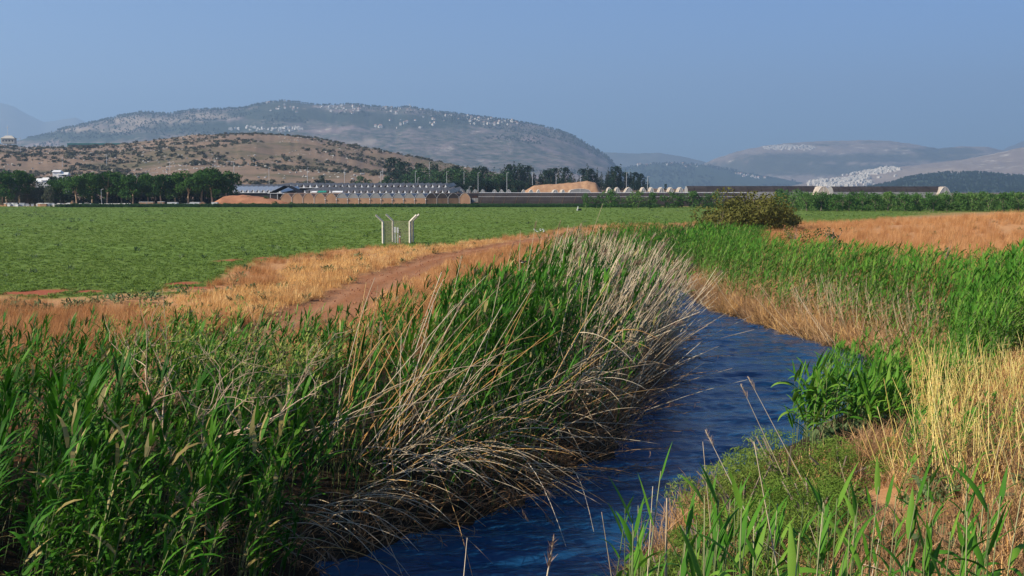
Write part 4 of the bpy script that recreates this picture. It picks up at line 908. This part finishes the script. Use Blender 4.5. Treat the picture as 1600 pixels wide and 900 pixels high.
# clay bank left of greenhouse, orange mound behind
def mound(name, px0, px1, top, d, depth, mat, label, seed, flat=.5, zfoot=None, edges=None):
    x0, x1 = gpx(px0, d), gpx(px1, d); zt = at_d(px0, top, d)[2]; zb = (gz((x0 + x1) / 2, d) if zfoot is None else zfoot) - .2
    nx_, ny_ = 70, 16; u = np.linspace(0, 1, nx_); v = np.linspace(0, 1, ny_); U, V_ = np.meshgrid(u, v)
    e = np.interp(U, *edges) if edges is not None else np.clip(np.sin(U * math.pi), 0, 1) ** flat
    f = np.clip(np.sin(np.clip(V_, 0, 1) * math.pi), 0, 1) ** .6
    z = (zt - zb) * e * f * (1 + (fbm(U * 14, V_ * 5, seed) - .5) * .13)
    P_ = np.stack([x0 + (x1 - x0) * U - (x0 + x1) / 2, (V_ - .5) * depth, z], -1).reshape(-1, 3)
    ii = (np.arange(ny_ - 1)[:, None] * nx_ + np.arange(nx_ - 1)[None]).ravel()
    me = fastmesh(name, P_, np.stack([ii, ii + 1, ii + nx_ + 1, ii + nx_], -1), mat)
    o = link(name, me, None, ((x0 + x1) / 2, d, zb)); return tag(o, label, 'earth mound')
M_omound = plain('orange_straw_mound', (.44, .26, .14), (.30, .16, .085), .95, .6, bump=.6)
mound('straw_mound', 806, 948, 282.5, 425, 16, M_omound, 'long orange mound of straw behind the dark greenhouse', 3, edges=([0, .1, .2, .5, .78, .88, 1], [0, .45, .75, .85, 1, .9, 0]))
mound('clay_bank', 330, 470, 304.5, 338, 14, M_clay, 'red clay bank with scrub between the pines and the tan greenhouse', 4, zfoot=2.3, edges=([0, .15, .35, .6, .8, 1], [.2, .9, 1, .8, .55, 0]))
for px, py, d in [(388, 308, 336), (352, 318, 331), (395, 321, 330), (430, 322, 330), (415, 308, 336), (455, 323, 330), (375, 322, 329)]:
    x, y, z = at_d(px, py + 4, d); tree('scrub_bush', ORCH[rnd.randrange(4)], x, y, max(2.3, z - .6), rnd.uniform(.28, .45), 'low dark scrub bush on the red clay bank', 'scrub on the clay bank', 'bush', 1.5)
# white blocks and boxes along the field edge
for k in range(64):
    px = rnd.choice([rnd.uniform(0, 75), rnd.uniform(75, 150), rnd.uniform(215, 345)]); d = 331 + rnd.uniform(-1, 3); x = gpx(px, d)
    o = empty('white_block', (x, d, 2.35), rnd.uniform(-.3, .3), 'small pale block in the long row along the far edge of the field', 'block', 'pale blocks along the field edge')
    w_, h_ = rnd.uniform(.7, 1.9), rnd.uniform(.5, 1.1); mt = rnd.choice([M_white, M_white, M_white, M_tan])
    MB().box((0, 0, h_ / 2), (w_, .9, h_)).build('body', mt, o); MB().box((0, 0, h_ + .055), (w_ + .1, 1.0, .1)).build('lid', M_white, o)
for px0, px1, h_, mt, lab in [(297, 312, 1.3, M_white, 'long white container in the grass below the pines'), (331, 340, 1.3, M_white, 'white box right of the tan tent'), (218, 240, 1.4, M_tan, 'tan low shed left of the pine trunks'), (262, 277, 1.3, M_white, 'white long low shed in the middle of the pine grove edge'), (247, 256, 1.5, M_tan, 'tan small hut between pine trunks')]:
    d = 330; x0, x1 = gpx(px0, d), gpx(px1, d); o = empty('container', ((x0 + x1) / 2, d, 2.35), 0, lab, 'container'); MB().box((0, 0, h_ / 2), (x1 - x0, 1.6, h_)).build('body', mt, o); MB().box((0, 0, h_ + .05), (x1 - x0 + .1, 1.7, .1)).build('lid', M_white, o); MB().box((.2, -.82, h_ * .45), (.5, .04, h_ * .8)).build('door', M_greyfilm, o)
for px, w_, h_, lab in [(113, 1.3, 2.0, 'small orange tent shaped hut at the field edge'), (317, 2.4, 1.6, 'tan sloping canvas shelter between two white boxes')]:
    x = gpx(px, 330); o = empty('hut', (x, 330, 2.35), .1, lab, 'hut'); b = MB(); b.add([(-w_ / 2, -.8, 0), (w_ / 2, -.8, 0), (w_ / 2 * .6, -.8, h_ * .6), (0, -.8, h_), (-w_ / 2 * .9, -.8, h_ * .55), (-w_ / 2, .8, 0), (w_ / 2, .8, 0), (w_ / 2 * .6, .8, h_ * .6), (0, .8, h_), (-w_ / 2 * .9, .8, h_ * .55)], [(0, 1, 2, 3, 4), (9, 8, 7, 6, 5), (1, 6, 7, 2), (2, 7, 8, 3), (3, 8, 9, 4), (4, 9, 5, 0)]); b.build('body', M_omound, o); MB().box((-.1, -.83, h_ * .25), (.4, .03, h_ * .5)).build('door', M_tan, o)
x0, x1 = gpx(150, 331), gpx(208, 331); tag(mound('gravel_heap', 148, 210, 317.5, 331, 3, M_rock, 'low grey gravel heap under the pines', 9, zfoot=2.3, edges=([0, .1, .9, 1], [0, .9, 1, 0])), None, 'gravel heap')
# poles
for k, (px, top, base, d, arm, lab) in enumerate([(31, 214, 238, 1150, 1, 'tall power pole below the tan hilltop building'), (97, 246, 262, 900, 0, 'thin pole on the slope above the white roof'), (166, 240, 262, 900, 1, 'power pole with cross arm above the pine grove'), (265, 252, 270, 800, 1, 'power pole behind the middle of the pine grove'), (365, 252, 276, 760, 0, 'thin pole right above the big pine'), (420, 262, 292, 520, 0, 'thin lamp pole above the dark barn'), (480, 262, 292, 520, 0, 'thin lamp pole left of the lone dark tree'), (538, 265, 292, 520, 0, 'thin lamp pole right of the lone dark tree'), (595, 268, 292, 500, 0, 'white pole of the close pair at the hill foot, left one'), (598, 264, 282, 640, 0, 'white pole of the close pair at the hill foot, right one'), (649, 268, 292, 500, 0, 'lamp pole left of the first green trees'), (653, 278, 294, 480, 0, 'short white pole above the vents'), (671, 253, 280, 650, 0, 'tall white pole before the dark conifers'), (698, 268, 295, 470, 0, 'lamp pole in front of the low dark trees'), (725, 268, 285, 560, 0, 'white pole in front of the green trees'), (747, 270, 296, 470, 0, 'thin pole right of the white pole'), (792, 270, 296, 470, 0, 'lamp pole left of the orange mound'), (832, 270, 286, 520, 0, 'thin pole behind the orange mound, left one'), (869, 272, 285, 520, 0, 'thin pole behind the orange mound, middle'), (907, 275, 284, 520, 0, 'short white pole at the mound top'), (979, 270, 293, 480, 0, 'thin pole in front of the big conifers'), (1012, 276, 293, 480, 0, 'thin pole at the right end of the tree belt'), (733, 292, 298, 400, 0, 'stubby white post above the tunnel ends'), (158, 296, 321, 336, 0, 'thin pale post between pine trunks'), (29, 276, 305, 344, 0, 'pale post in front of the brown tree')]):
    x, y, zt = at_d(px, top, d); zb = at_d(px, base, d)[2] - 1; r_ = .00018 * d + .02
    o = empty('lamp_pole' if not arm else 'power_pole', (x, y, zb), 0, lab, 'pole'); h = zt - zb
    b = MB(); b.tube([(0, 0, 0), (0, 0, h)], [r_, r_ * .7], 5); b.build('pole', M_steel, o)
    if arm: b = MB(); b.tube([(-1.6, 0, h * .9), (1.6, 0, h * .9)], r_ * .6, 4); b.build('cross_arm', M_steel, o)
    else: b = MB(); b.tube([(0, 0, h), (.9, -.2, h + .12)], r_ * .5, 4); b.build('lamp_arm', M_steel, o)

# ------------------------------------------------------------------ concrete post enclosure
bx, by = at_z(620, 381, 2.4); fz = 2.35
o = empty('fence_enclosure', (bx, by, fz), 0, 'small square enclosure of cranked concrete posts and wire mesh beside the track', 'fence')
sx_ = 21 / 1600 * by; 
def cpost(dx, dy, sgn, name='post'):
    p = MB(); p.tube([(dx, dy, -.3), (dx, dy, 2.05)], .105, 4); q = p.build(name, M_concrete, o)
    a = MB(); a.tube([(dx, dy, 2.02), (dx + .62 * sgn, dy - .1, 2.62)], .10, 4); a.build('arm', M_concrete, q); return q
for dx, dy, sg in [(-sx_, -.2, -1), (sx_, -.2, 1), (-sx_ * .55, 2.8, -1), (sx_ * .97, 2.8, 1)]: cpost(dx, dy, sg)
def chain(a, c, h=2.0, n=22):
    b = MB(); a = Vector(a); c = Vector(c); L = (c - a).length; u = (c - a) / L; st = h / n * 2
    k = -h
    while k < L:
        for sgn in (1, -1):
            s0, s1 = max(0, k), min(L, k + h); z0, z1 = (s0 - k, s1 - k)
            if s1 <= s0: continue
            if sgn < 0: z0, z1 = h - z0, h - z1
            b.tube([a + u * s0 + Vector((0, 0, z0 + .05)), a + u * s1 + Vector((0, 0, z1 + .05))], .006, 3, 0, False)
        k += .14
    for z in (.05, h * .5, h + .05): b.tube([a + Vector((0, 0, z)), c + Vector((0, 0, z))], .008, 3, 0, False)
    q = b.build('wire_mesh', M_steel2, o); q['kind'] = 'stuff'; return q
M_steel2 = plain('rusty_wire', (.34, .30, .20), (.22, .18, .11), .7, 6)
c4 = [(-sx_, -.2, 0), (sx_, -.2, 0), (sx_ * .97, 2.8, 0), (-sx_ * .55, 2.8, 0)]
for k in range(4): chain(c4[k], c4[(k + 1) % 4])
for sg in (-1, 1):
    for t in (.35, .7, 1.0):
        b = MB(); xa_ = sx_ + .6 * t; 
        b.tube([(sg * xa_, -.2 - .1 * t, 2.02 + .6 * t), (sg * (xa_ - (.45 * sx_ if sg < 0 else .0)), 2.75, 2.02 + .6 * t)], .008, 3); b.build('barbed_wire', M_steel2, o)
v = empty('valve_station', (bx - .05, by + 1.2, fz), 0, 'two white valve boxes on pipes inside the wire enclosure', 'valve station')
for dx, h_, w_ in [(-.22, 1.42, .17), (.02, 1.38, .15)]: 
    MB().box((dx, 0, h_ - .16), (w_, .2, .50)).build('valve_box', M_white, v); b = MB(); b.tube([(dx, 0, -.1), (dx, 0, h_ - .4)], .04, 6); b.build('pipe', M_steel, v)
b = MB(); b.tube([(.2, 0, -.1), (.2, 0, .75)], .08, 7); b.build('pipe', M_red, v)
b = MB(); b.tube([(.2, 0, .75), (.22, 0, 1.0), (.12, 0, 1.12), (-.02, 0, 1.12)], .06, 6); b.build('elbow_pipe', M_black, v)
b = MB(); b.tube([(.08, 0, 1.28), (.3, 0, 1.28)], .03, 6); b.tube([(.19, 0, 1.12), (.19, 0, 1.28)], .02, 6); b.build('hand_wheel', M_black, v)
b = MB(); b.tube([(.14, -.02, .62), (.27, -.02, .62)], .1, 8); b.build('flange', M_steel, v)
# irrigation stand out in the field
x, y, z = at_d(905, 333, 250); o = empty('irrigation_stand', (x, y, 2.4), 0, 'small white and black irrigation stand alone far out in the green field', 'irrigation stand')
b = MB(); b.tube([(-.35, 0, 0), (-.3, 0, 1.1)], .1, 6); b.build('pipe', M_white, o); MB().box((.15, 0, .35), (.8, .4, .45)).build('motor', M_black, o); MB().box((-.5, .0, .3), (.25, .3, .4)).build('box', M_white, o)

# ------------------------------------------------------------------ foreground reeds, one by one
LEAFM = []
for k in range(7):
    r = random.Random(700 + k); b = MB(); b.leaf((0, 0, 0), 0, [1.15, .95, 1.25, .8, 1.35, 1.0, .7][k], 1.0, .17 + .02 * (k % 3), [.9, 1.5, .35, 1.9, .2, 1.1, 2.2][k], 9, 0, .28, [.5, -.8, .2, 1.0, 0, -.5, .6][k]); LEAFM.append(b.mesh('leaf', M_reed_far, True))
def stalk(name, pts_, r0, r1, mat, parent=None, n=5):
    b = MB(); m_ = len(pts_); b.tube(pts_, [r0 + (r1 - r0) * k / (m_ - 1) for k in range(m_)], n); return b.build(name, mat, parent, True)
def fg_reed(px_top, py_top, d, label, leaves=7, group=None, lean=0.0, seed=0, lscale=1.0, zroot=None, only=None):
    r = random.Random(seed + int(px_top * 7)); x, y, zt = at_d(px_top, py_top, d); zb = gz(x - lean, y) if zroot is None else zroot
    h = zt - zb - .25 * lscale; o = empty('reed', (x - lean, y, zb), 0, label, 'reed', group)
    c = [Vector((lean * (k / 7) ** 1.7, .02 * math.sin(k + seed), h * k / 7)) for k in range(8)]
    stalk('stem', c, .010, .004, M_stem, o)
    for k in range(leaves):
        t = (.38 if leaves > 5 else .6) + (.60 if leaves > 5 else .38) * k / max(1, leaves - 1); p = cpt(c, t)
        L = r.uniform(.34, .55) * lscale * (1 - .2 * (k == leaves - 1)); az = (0 if k % 2 else math.pi) + r.gauss(.0, .8); 
        if r.random() < .3: az = r.gauss(0, .6)
        me = LEAFM[r.randrange(7)] if k < leaves - 2 else LEAFM[r.choice([2, 4, 0])]
        link('leaf', me, o, p, (0, 0, az), (L, L * .85, L))
    return o
fg_reed(1034, 690, 8.6, 'tall single reed with a long upright spear leaf standing before the water', 6, None, .25, 1, 1.05)
fg_reed(990, 800, 8.2, 'leafy reed left of the tall single reed', 5, None, .05, 2)
fg_reed(1125, 762, 8.0, 'reed with broad drooping leaves right of the broken cane', 5, None, .12, 3)
fg_reed(1215, 740, 8.3, 'upright reed with leaves over the feathery bush', 7, None, .1, 4, 1.0)
fg_reed(1330, 545, 27.5, 'tallest reed of the clump by the water with a bent spear leaf', 8, None, .15, 5, 1.3)
for k in range(100):
    px = rnd.uniform(975, 1620) if k > 14 else rnd.uniform(1080, 1300); d = rnd.uniform(6.6, 11.5)
    py = rnd.uniform(720, 850) + (30 if px < 1080 else 0) - (40 if px > 1450 and rnd.random() < .5 else 0)
    fg_reed(px, py, d, 'green reed with broad leaves in the row along the bottom right edge', rnd.randrange(5, 9), 'foreground reeds along the bottom edge', rnd.uniform(-.05, .25), k + 10, rnd.uniform(.75, 1.0))
for k in range(90):
    px = rnd.uniform(1238, 1500) if k < 60 else rnd.uniform(1340, 1530); d = rnd.uniform(24.0, 28.5) ; x, y, _ = at_d(px, 600, d)
    fg_reed(px, rnd.uniform(545, 600), d, 'broad leaved reed in the clump standing in the water on the right', 9, 'reed clump in the bay', rnd.uniform(-.1, .2), k + 90, rnd.uniform(1.2, 1.6))
# mid reeds on the left bank that stand out at the crest and front
RST = MB(); 
mids = []
for k in range(5):
    b = reed_proto(800 + k, leaves=14, lw=.044); s_ = MB(); l_ = MB()
    for f, mi in zip(b.f, b.m):
        (s_ if mi == 1 else l_).add([b.v[i] for i in f], [tuple(range(len(f)))], 0)
    mids.append((s_.mesh('stem', M_stem), l_.mesh('foliage', M_reed)))
cnt = 0
while cnt < 130:
    x = rnd.uniform(-13, 3); y = rnd.uniform(14.5, 27); s, sd_ = river(np.array([x]), np.array([y]))
    if sd_[0] > 0 or not (.2 < s[0] < 5.5) or abs(x) > .55 * y or (y < 15.5 and abs(x / y + .255) < .08): continue
    z = float(tz(np.array([x]), np.array([y]))[0]); h = min(3.6, 4.2 - z + rnd.uniform(-.3, .3)) / 3.0
    o = empty('reed', (x, y, z - .05), 0, 'leafy green reed in the dense bed on the left bank', 'reed', 'reeds of the left bank'); o.rotation_euler = (0, rnd.uniform(-.02, .22), rnd.uniform(-.9, .9)); o.scale = (1, 1, h)
    a_, f_ = mids[cnt % 5]; link('stem', a_, o); q = link('foliage', f_, o); q['kind'] = 'stuff'; cnt += 1
# bent dead stems
DM = [M_dead, M_deadbrown]
def dead_stem(p0, p1, sag, label, group=None, rad=.0085, plume=False, mat=None, name='dry_reed_stem'):
    p0 = Vector(p0); p1 = Vector(p1); n = 8; L = (p1 - p0).length
    pts_ = [p0.lerp(p1, k / n) + Vector((0, 0, sag * L * 4 * (k / n) * (1 - k / n))) - p0 for k in range(n + 1)]
    o = empty(name, p0, 0, label, 'reed stem', group); stalk('stem', pts_, rad, rad * .45, mat or M_dead, o, 4)
    if plume:
        b = MB(); r = random.Random(int(L * 1000)); dirv = (pts_[-1] - pts_[-2]).normalized()
        for k in range(60):
            t = k / 60; q = pts_[-1] - dirv * (.02 + .30 * t) ; az = math.atan2(dirv.y, dirv.x) + r.gauss(0, .8); b.leaf(q, az, math.asin(max(-1, min(1, dirv.z))) + r.gauss(0, .35), r.uniform(.05, .13) * (.5 + t), .010, r.uniform(0, .8), 2)
        b.build('plume', M_plume, o)
    return o
G1 = 'long dry stems lying across the left reeds'
fdep = lambda px: float(np.interp(px, [400, 600, 700, 800, 900, 980], [16.3, 19.5, 20.9, 22.2, 24.4, 28]))
FANS = [(590, 715, 24, .95), (520, 700, 10, .9), (650, 690, 20, .85), (705, 700, 20, .8), (770, 690, 18, .75), (640, 620, 9, .9), (840, 640, 10, .8), (560, 640, 6, 1.0), (470, 720, 5, .75), (900, 600, 8, .9)]
for (fx, fy, nn, am) in FANS:
    for k in range(nn):
        pxa, pya = fx + rnd.gauss(0, 22), fy + rnd.gauss(0, 22); ang = rnd.gauss(am, .30); Lp = rnd.uniform(90, 330)
        if rnd.random() < .15: ang = rnd.uniform(1.3, 2.1); Lp *= .5
        d = fdep(pxa) + rnd.uniform(-.3, .5); pxb, pyb = pxa + Lp * math.cos(ang), max(425 + 30 * rnd.random(), pya - Lp * math.sin(ang))
        dead_stem(at_d(pxa, pya, d + .2), at_d(pxb, pyb, d + rnd.uniform(-.2, 1.6)), rnd.choice([rnd.uniform(.0, .04), rnd.uniform(.04, .13)]), 'long pale dry stem leaning right across the dark left reeds', G1, rnd.uniform(.007, .011), rnd.random() < .08, rnd.choice([M_dead, M_dead, M_gold]))
G2 = 'broken stems drooping to the water from the left bank'
for (fx, fy, nn) in [(620, 720, 20), (700, 700, 24), (560, 790, 20), (480, 800, 12), (770, 690, 16), (860, 660, 14), (905, 600, 12), (940, 540, 7), (430, 850, 8), (820, 720, 12)]:
    for k in range(nn):   # fallen stems fanning out and down to the water
        pxa, pya = fx + rnd.gauss(0, 26), fy + rnd.gauss(0, 14); ang = rnd.gauss(-.32, .38); Lp = rnd.uniform(60, 210) * (1 if fx < 850 else .55)
        d = fdep(pxa) + rnd.uniform(-.5, .4); pxb, pyb = pxa + Lp * math.cos(ang), pya - Lp * math.sin(ang)
        c = list(at_d(pxb, pyb, d + rnd.uniform(-1.0, .6)));
        if c[2] < .03: c = [*at_z(pxb, pyb, .03), .03]
        dead_stem(at_d(pxa, pya, d), c, rnd.uniform(.03, .20), 'bent dry stem sticking out over the water from the left bank', G2, rnd.uniform(.007, .011), rnd.random() < .05, rnd.choice([M_dead, M_dead, M_dead, M_gold]))
for (pa, pb, d, sg, lab, pl) in [((700, 690), (1005, 665), 26, .05, 'long dry reed reaching level over the water with a frayed tip', True), ((640, 760), (945, 745), 23.3, .06, 'lowest long dry stem reaching over the water to a hooked tip', False), ((560, 712), (733, 865), 21, .04, 'stem falling steeply to the dark water', False), ((300, 770), (560, 790), 19, -.02, 'pale long leaf like stem in the dark lower left', False), ((410, 810), (500, 682), 19.5, .05, 'arched dry reed with brown plume among the dead branches', True), ((690, 425), (640, 560), 24, 0, 'long bare stem rising above the left reeds before the track', False), ((640, 760), (722, 400), 25.2, .01, 'long straight stem crossing the track in the middle', False)]:
    dead_stem(at_d(*pa, d + .2), at_d(*pb, d), sg, lab, None, .011, pl)
# tall stems with plumes rising above the bed in the middle
for px, py, pb, d, lab, pl in [(838, 345, (815, 470), 33, 'dry reed with a drooping dark plume standing before the orange grass', True), (876, 344, (842, 480), 33, 'second dry reed with dark plume right of the perched bird', True), (942, 318, (905, 420), 35, 'bare stem rising highest in front of the field', False), (813, 360, (810, 470), 32, 'bare upright stem left of the perched bird', False), (888, 352, (870, 450), 34, 'bare stem right of the dark plumes', False), (720, 400, (700, 500), 30, 'short bare stem at the end of the track', False)]:
    dead_stem(at_d(*pb, d), at_d(px, py, d), -.01, lab, None, .011, pl)
# right side plumed reeds over the water
for px, py, pb, d, lab in [(1157, 600, (1250, 800), 18.5, 'left one of two feathery plumes leaning over the water'), (1168, 588, (1270, 780), 18.8, 'right one of two feathery plumes leaning over the water'), (1102, 672, (1190, 850), 15.5, 'feathery plume leaning left, lowest of the three plumed reeds'), (865, 840, (850, 930), 9, 'pale plume curling at the bottom edge left of the reeds')]:
    dead_stem(at_d(*pb, d), at_d(px, py, d), .0, lab, None, .009, True)
for px, py, pb, d, r_, lab in [(1042, 778, (1040, 930), 8.4, .014, 'thick broken tan cane with a snapped side leaf'), (1178, 690, (1222, 930), 8.2, .007, 'thin pale stem standing straight in front of the water'), (1098, 690, (1120, 930), 8.6, .005, 'very thin pale stem left of the broad drooping leaves'), (730, 840, (722, 930), 9, .005, 'thin bare stem rising from the dark water at the bottom'), (940, 800, (960, 930), 9, .005, 'thin leaning stem at the bottom centre'), (1296, 640, (1270, 720), 26, .008, 'pale stem beside the reed clump'), (1020, 760, (1010, 930), 8.8, .006, 'thin dry stem behind the spear leaf reed')]:
    dead_stem(at_d(*pb, d), at_d(px, py, d), .0, lab, None, r_)
for pa, pb, lab in [((1000, 731), (1040, 727), 'dark twig floating in the middle of the stream'), ((1010, 725), (1028, 716), 'short pale reed piece floating beside the dark twig'), ((960, 742), (1002, 722), 'reed scrap lying on the water near the left bank tip')]:
    a = [*at_z(*pa, .03), .03]; c = [*at_z(*pb, .04), .04]; dead_stem(a, c, .01, lab, None, .012, mat=M_deadbrown, name='floating_stem')
b0 = at_d(1042, 830, 8.38); dead_stem(b0, at_d(1080, 795, 8.3), .0, 'snapped leaf blade sticking out from the broken cane', None, .006, mat=M_deadbrown)
for k in range(40):
    px = rnd.uniform(1380, 1640); d = rnd.uniform(16.5, 22); x, y, zb = at_d(px, 760, d); zb = gz(x, y); top = at_d(px, rnd.uniform(590, 680), d)[2]
    dead_stem((x, y, zb), (x + rnd.uniform(-.5, .3), y, min(top, zb + 2.4)), .0, 'upright yellow cane at the right edge of the bank', 'yellow canes on the right bank', .011, mat=M_yellow, name='yellow_cane')
for k in range(34):
    px = rnd.uniform(1290, 1590); d = rnd.uniform(11, 17); x, y, _ = at_d(px, 800, d); zb = gz(x, y); L = rnd.uniform(.8, 1.8); a = rnd.uniform(0, 6.28)
    dead_stem((x, y, zb + .1), (x + L * .7 * math.cos(a), y + .3 * math.sin(a), zb + rnd.uniform(.4, 1.4)), .04, 'tangled straw stem on the near right bank', 'tangled straw stems on the right bank', .007, mat=rnd.choice([M_gold, M_dead, M_deadbrown]))

# ------------------------------------------------------------------ dead branched shrub on the left bank
sh = empty('leafy_shrub', at_d(318, 700, 14.3), 0, 'half bare shrub with pale branches and yellow green leaves amid the left reeds', 'shrub')
r = random.Random(42); tips = []
def grow(b, p, d, L, rad, depth):
    q = [p]; dd = d.normalized()
    for k in range(4):
        dd = (dd + Vector((r.gauss(0, .22), r.gauss(0, .15), r.gauss(.05, .2)))).normalized(); q.append(q[-1] + dd * L / 4)
    b.tube(q, [rad, rad * .85, rad * .75, rad * .65, rad * .5], 5, 0, False)
    if depth == 0: tips.append(q[-1]); return
    for k in range(3 if depth > 1 else 3):
        t = r.choice([2, 3, 4]); grow(b, q[t], dd + Vector((r.gauss(.1, .75), r.gauss(0, .4), r.gauss(.15, .6))), L * r.uniform(.5, .8), rad * .55, depth - 1)
for dv, L in [((1, .0, .62), 1.25), ((.55, .1, 1), 1.0), ((.2, 0, 1), 1.1), ((-.3, .1, 1), .9), ((1, -.1, .3), .9)]:
    b = MB(); grow(b, Vector((0, 0, 0)), Vector(dv), L, .022 if L > 1.2 else .013, 3); b.build('branch', M_paletwig, sh, True)
b = MB(); b.tube([(-.6, 1.6, -2.9), (-.3, 1.2, -1.0), (0, 0, .02)], [.026, .022, .018], 5); b.build('trunk', M_deadbrown, sh)
def leafcluster(cs, n, name, par, mat=M_shrub, size=.035):
    V = []; 
    b = MB()
    for c in cs:
        for k in range(n):
            q = c + Vector((r.gauss(0, .09), r.gauss(0, .09), r.gauss(0, .07))); b.leaf(q, r.uniform(0, 6.28), r.uniform(.1, 1.3), size * r.uniform(1.4, 2.6), size * .6, .5, 2)
    q = b.build(name, mat, par); q['kind'] = 'stuff'; return q
tp = [t for t in tips if t.z > .75]
leafcluster(tp[::2] + [Vector((1.3 + r.gauss(0, .25), 0, 1.35 + r.gauss(0, .14))) for _ in range(26)] + [Vector((.1 + r.gauss(0, .3), .1, 1.7 + r.gauss(0, .2))) for _ in range(22)], 14, 'foliage', sh)
sh2 = empty('leafy_shrub', at_d(255, 640, 15.2), 0, 'low yellow green leafy shrub left of the bare branches', 'shrub')
b = MB(); tips = []; b.tube([(0, .8, -2.6), (.05, .5, -1.2), (0, 0, -.38)], .018, 5)
for dv in [(0, 0, 1), (.4, 0, 1), (-.4, .1, 1)]: grow(b, Vector((0, 0, -.4)), Vector(dv), 1.1, .016, 2)
b.build('branch', M_paletwig, sh2, True); leafcluster(tips + [Vector((r.gauss(.15, .5), r.gauss(0, .3), r.gauss(1.05, .3))) for _ in range(60)], 14, 'foliage', sh2, M_shrub, .032)
# white umbel weed
wx = at_d(843, 395, 36); um = empty('umbel_weed', wx, 0, 'slim weed with white umbel flowers in the orange grass', 'weed')
b = MB(); b.tube([(0, 0, -1.2), (0, 0, .55)], .008, 4); heads = []
for k in range(9):
    a = k * .7; e = Vector((.15 * math.cos(a) * (1 + .3 * (k % 2)), .09 * math.sin(a), .75 + .04 * (k % 3))); b.tube([(0, 0, .5), e], .005, 3); heads.append(e)
b.build('stem', M_stem, um)
for e in heads: b = MB(); b.blob(e, (.035, .035, .015), 0, 7, 3); b.build('flower_head', M_white, um)
# bird on the stem
bx_, by_, bz_ = at_d(816, 409, 32.8); bd = empty('bird', (bx_, by_, bz_), 0, 'dark brown bird with pale belly perched on the dry reed', 'bird')
b = MB()
segs = [(-.105, .0, .052, .010), (-.085, 0, .045, .018), (-.05, 0, .02, .032), (0, 0, 0, .040), (.05, 0, -.012, .036), (.085, 0, -.006, .024), (.105, 0, .006, .026), (.13, 0, .012, .022), (.148, 0, .010, .009), (.172, 0, .006, .002)]
b.tube([(s_[0], s_[1], s_[2]) for s_ in segs], [s_[3] for s_ in segs], 9); b.build('body', M_birdb, bd, True)
b = MB(); b.blob((.01, -.012, -.016), (.06, .034, .03), 0, 9, 6, .02); b.build('belly', M_birdw, bd, True)
b = MB(); b.leaf((-.08, 0, .046), math.pi, .45, .12, .04, .1, 3); b.build('tail', M_birdb, bd)
for sg in (-1, 1): b = MB(); b.leaf((.045, sg * .036, .012), math.pi, -.0, .13, .045, -.4, 4); b.build('wing', M_birdb, bd); b = MB(); b.tube([(.0, sg * .014, -.03), (.01, sg * .012, -.075)], .003, 4); b.build('leg', M_black, bd)

# ------------------------------------------------------------------ air
hz = MB(); hz.box((0, 9000, 1000), (30000, 19500, 2060)); 
hm = bpy.data.materials.new('haze'); hm.use_nodes = True; hn = hm.node_tree; 
for n_ in list(hn.nodes):
    if n_.type == 'BSDF_PRINCIPLED': hn.nodes.remove(n_)
pv = hn.nodes.new('ShaderNodeVolumePrincipled'); pv.inputs['Color'].default_value = (.50, .73, 1.0, 1); pv.inputs['Density'].default_value = HAZE; pv.inputs['Anisotropy'].default_value = 0.2
hn.links.new(pv.outputs[0], hn.nodes['Material Output'].inputs['Volume'])
ho = hz.build('haze', hm); tag(ho, 'blue summer haze over the valley', None, None, 'stuff')
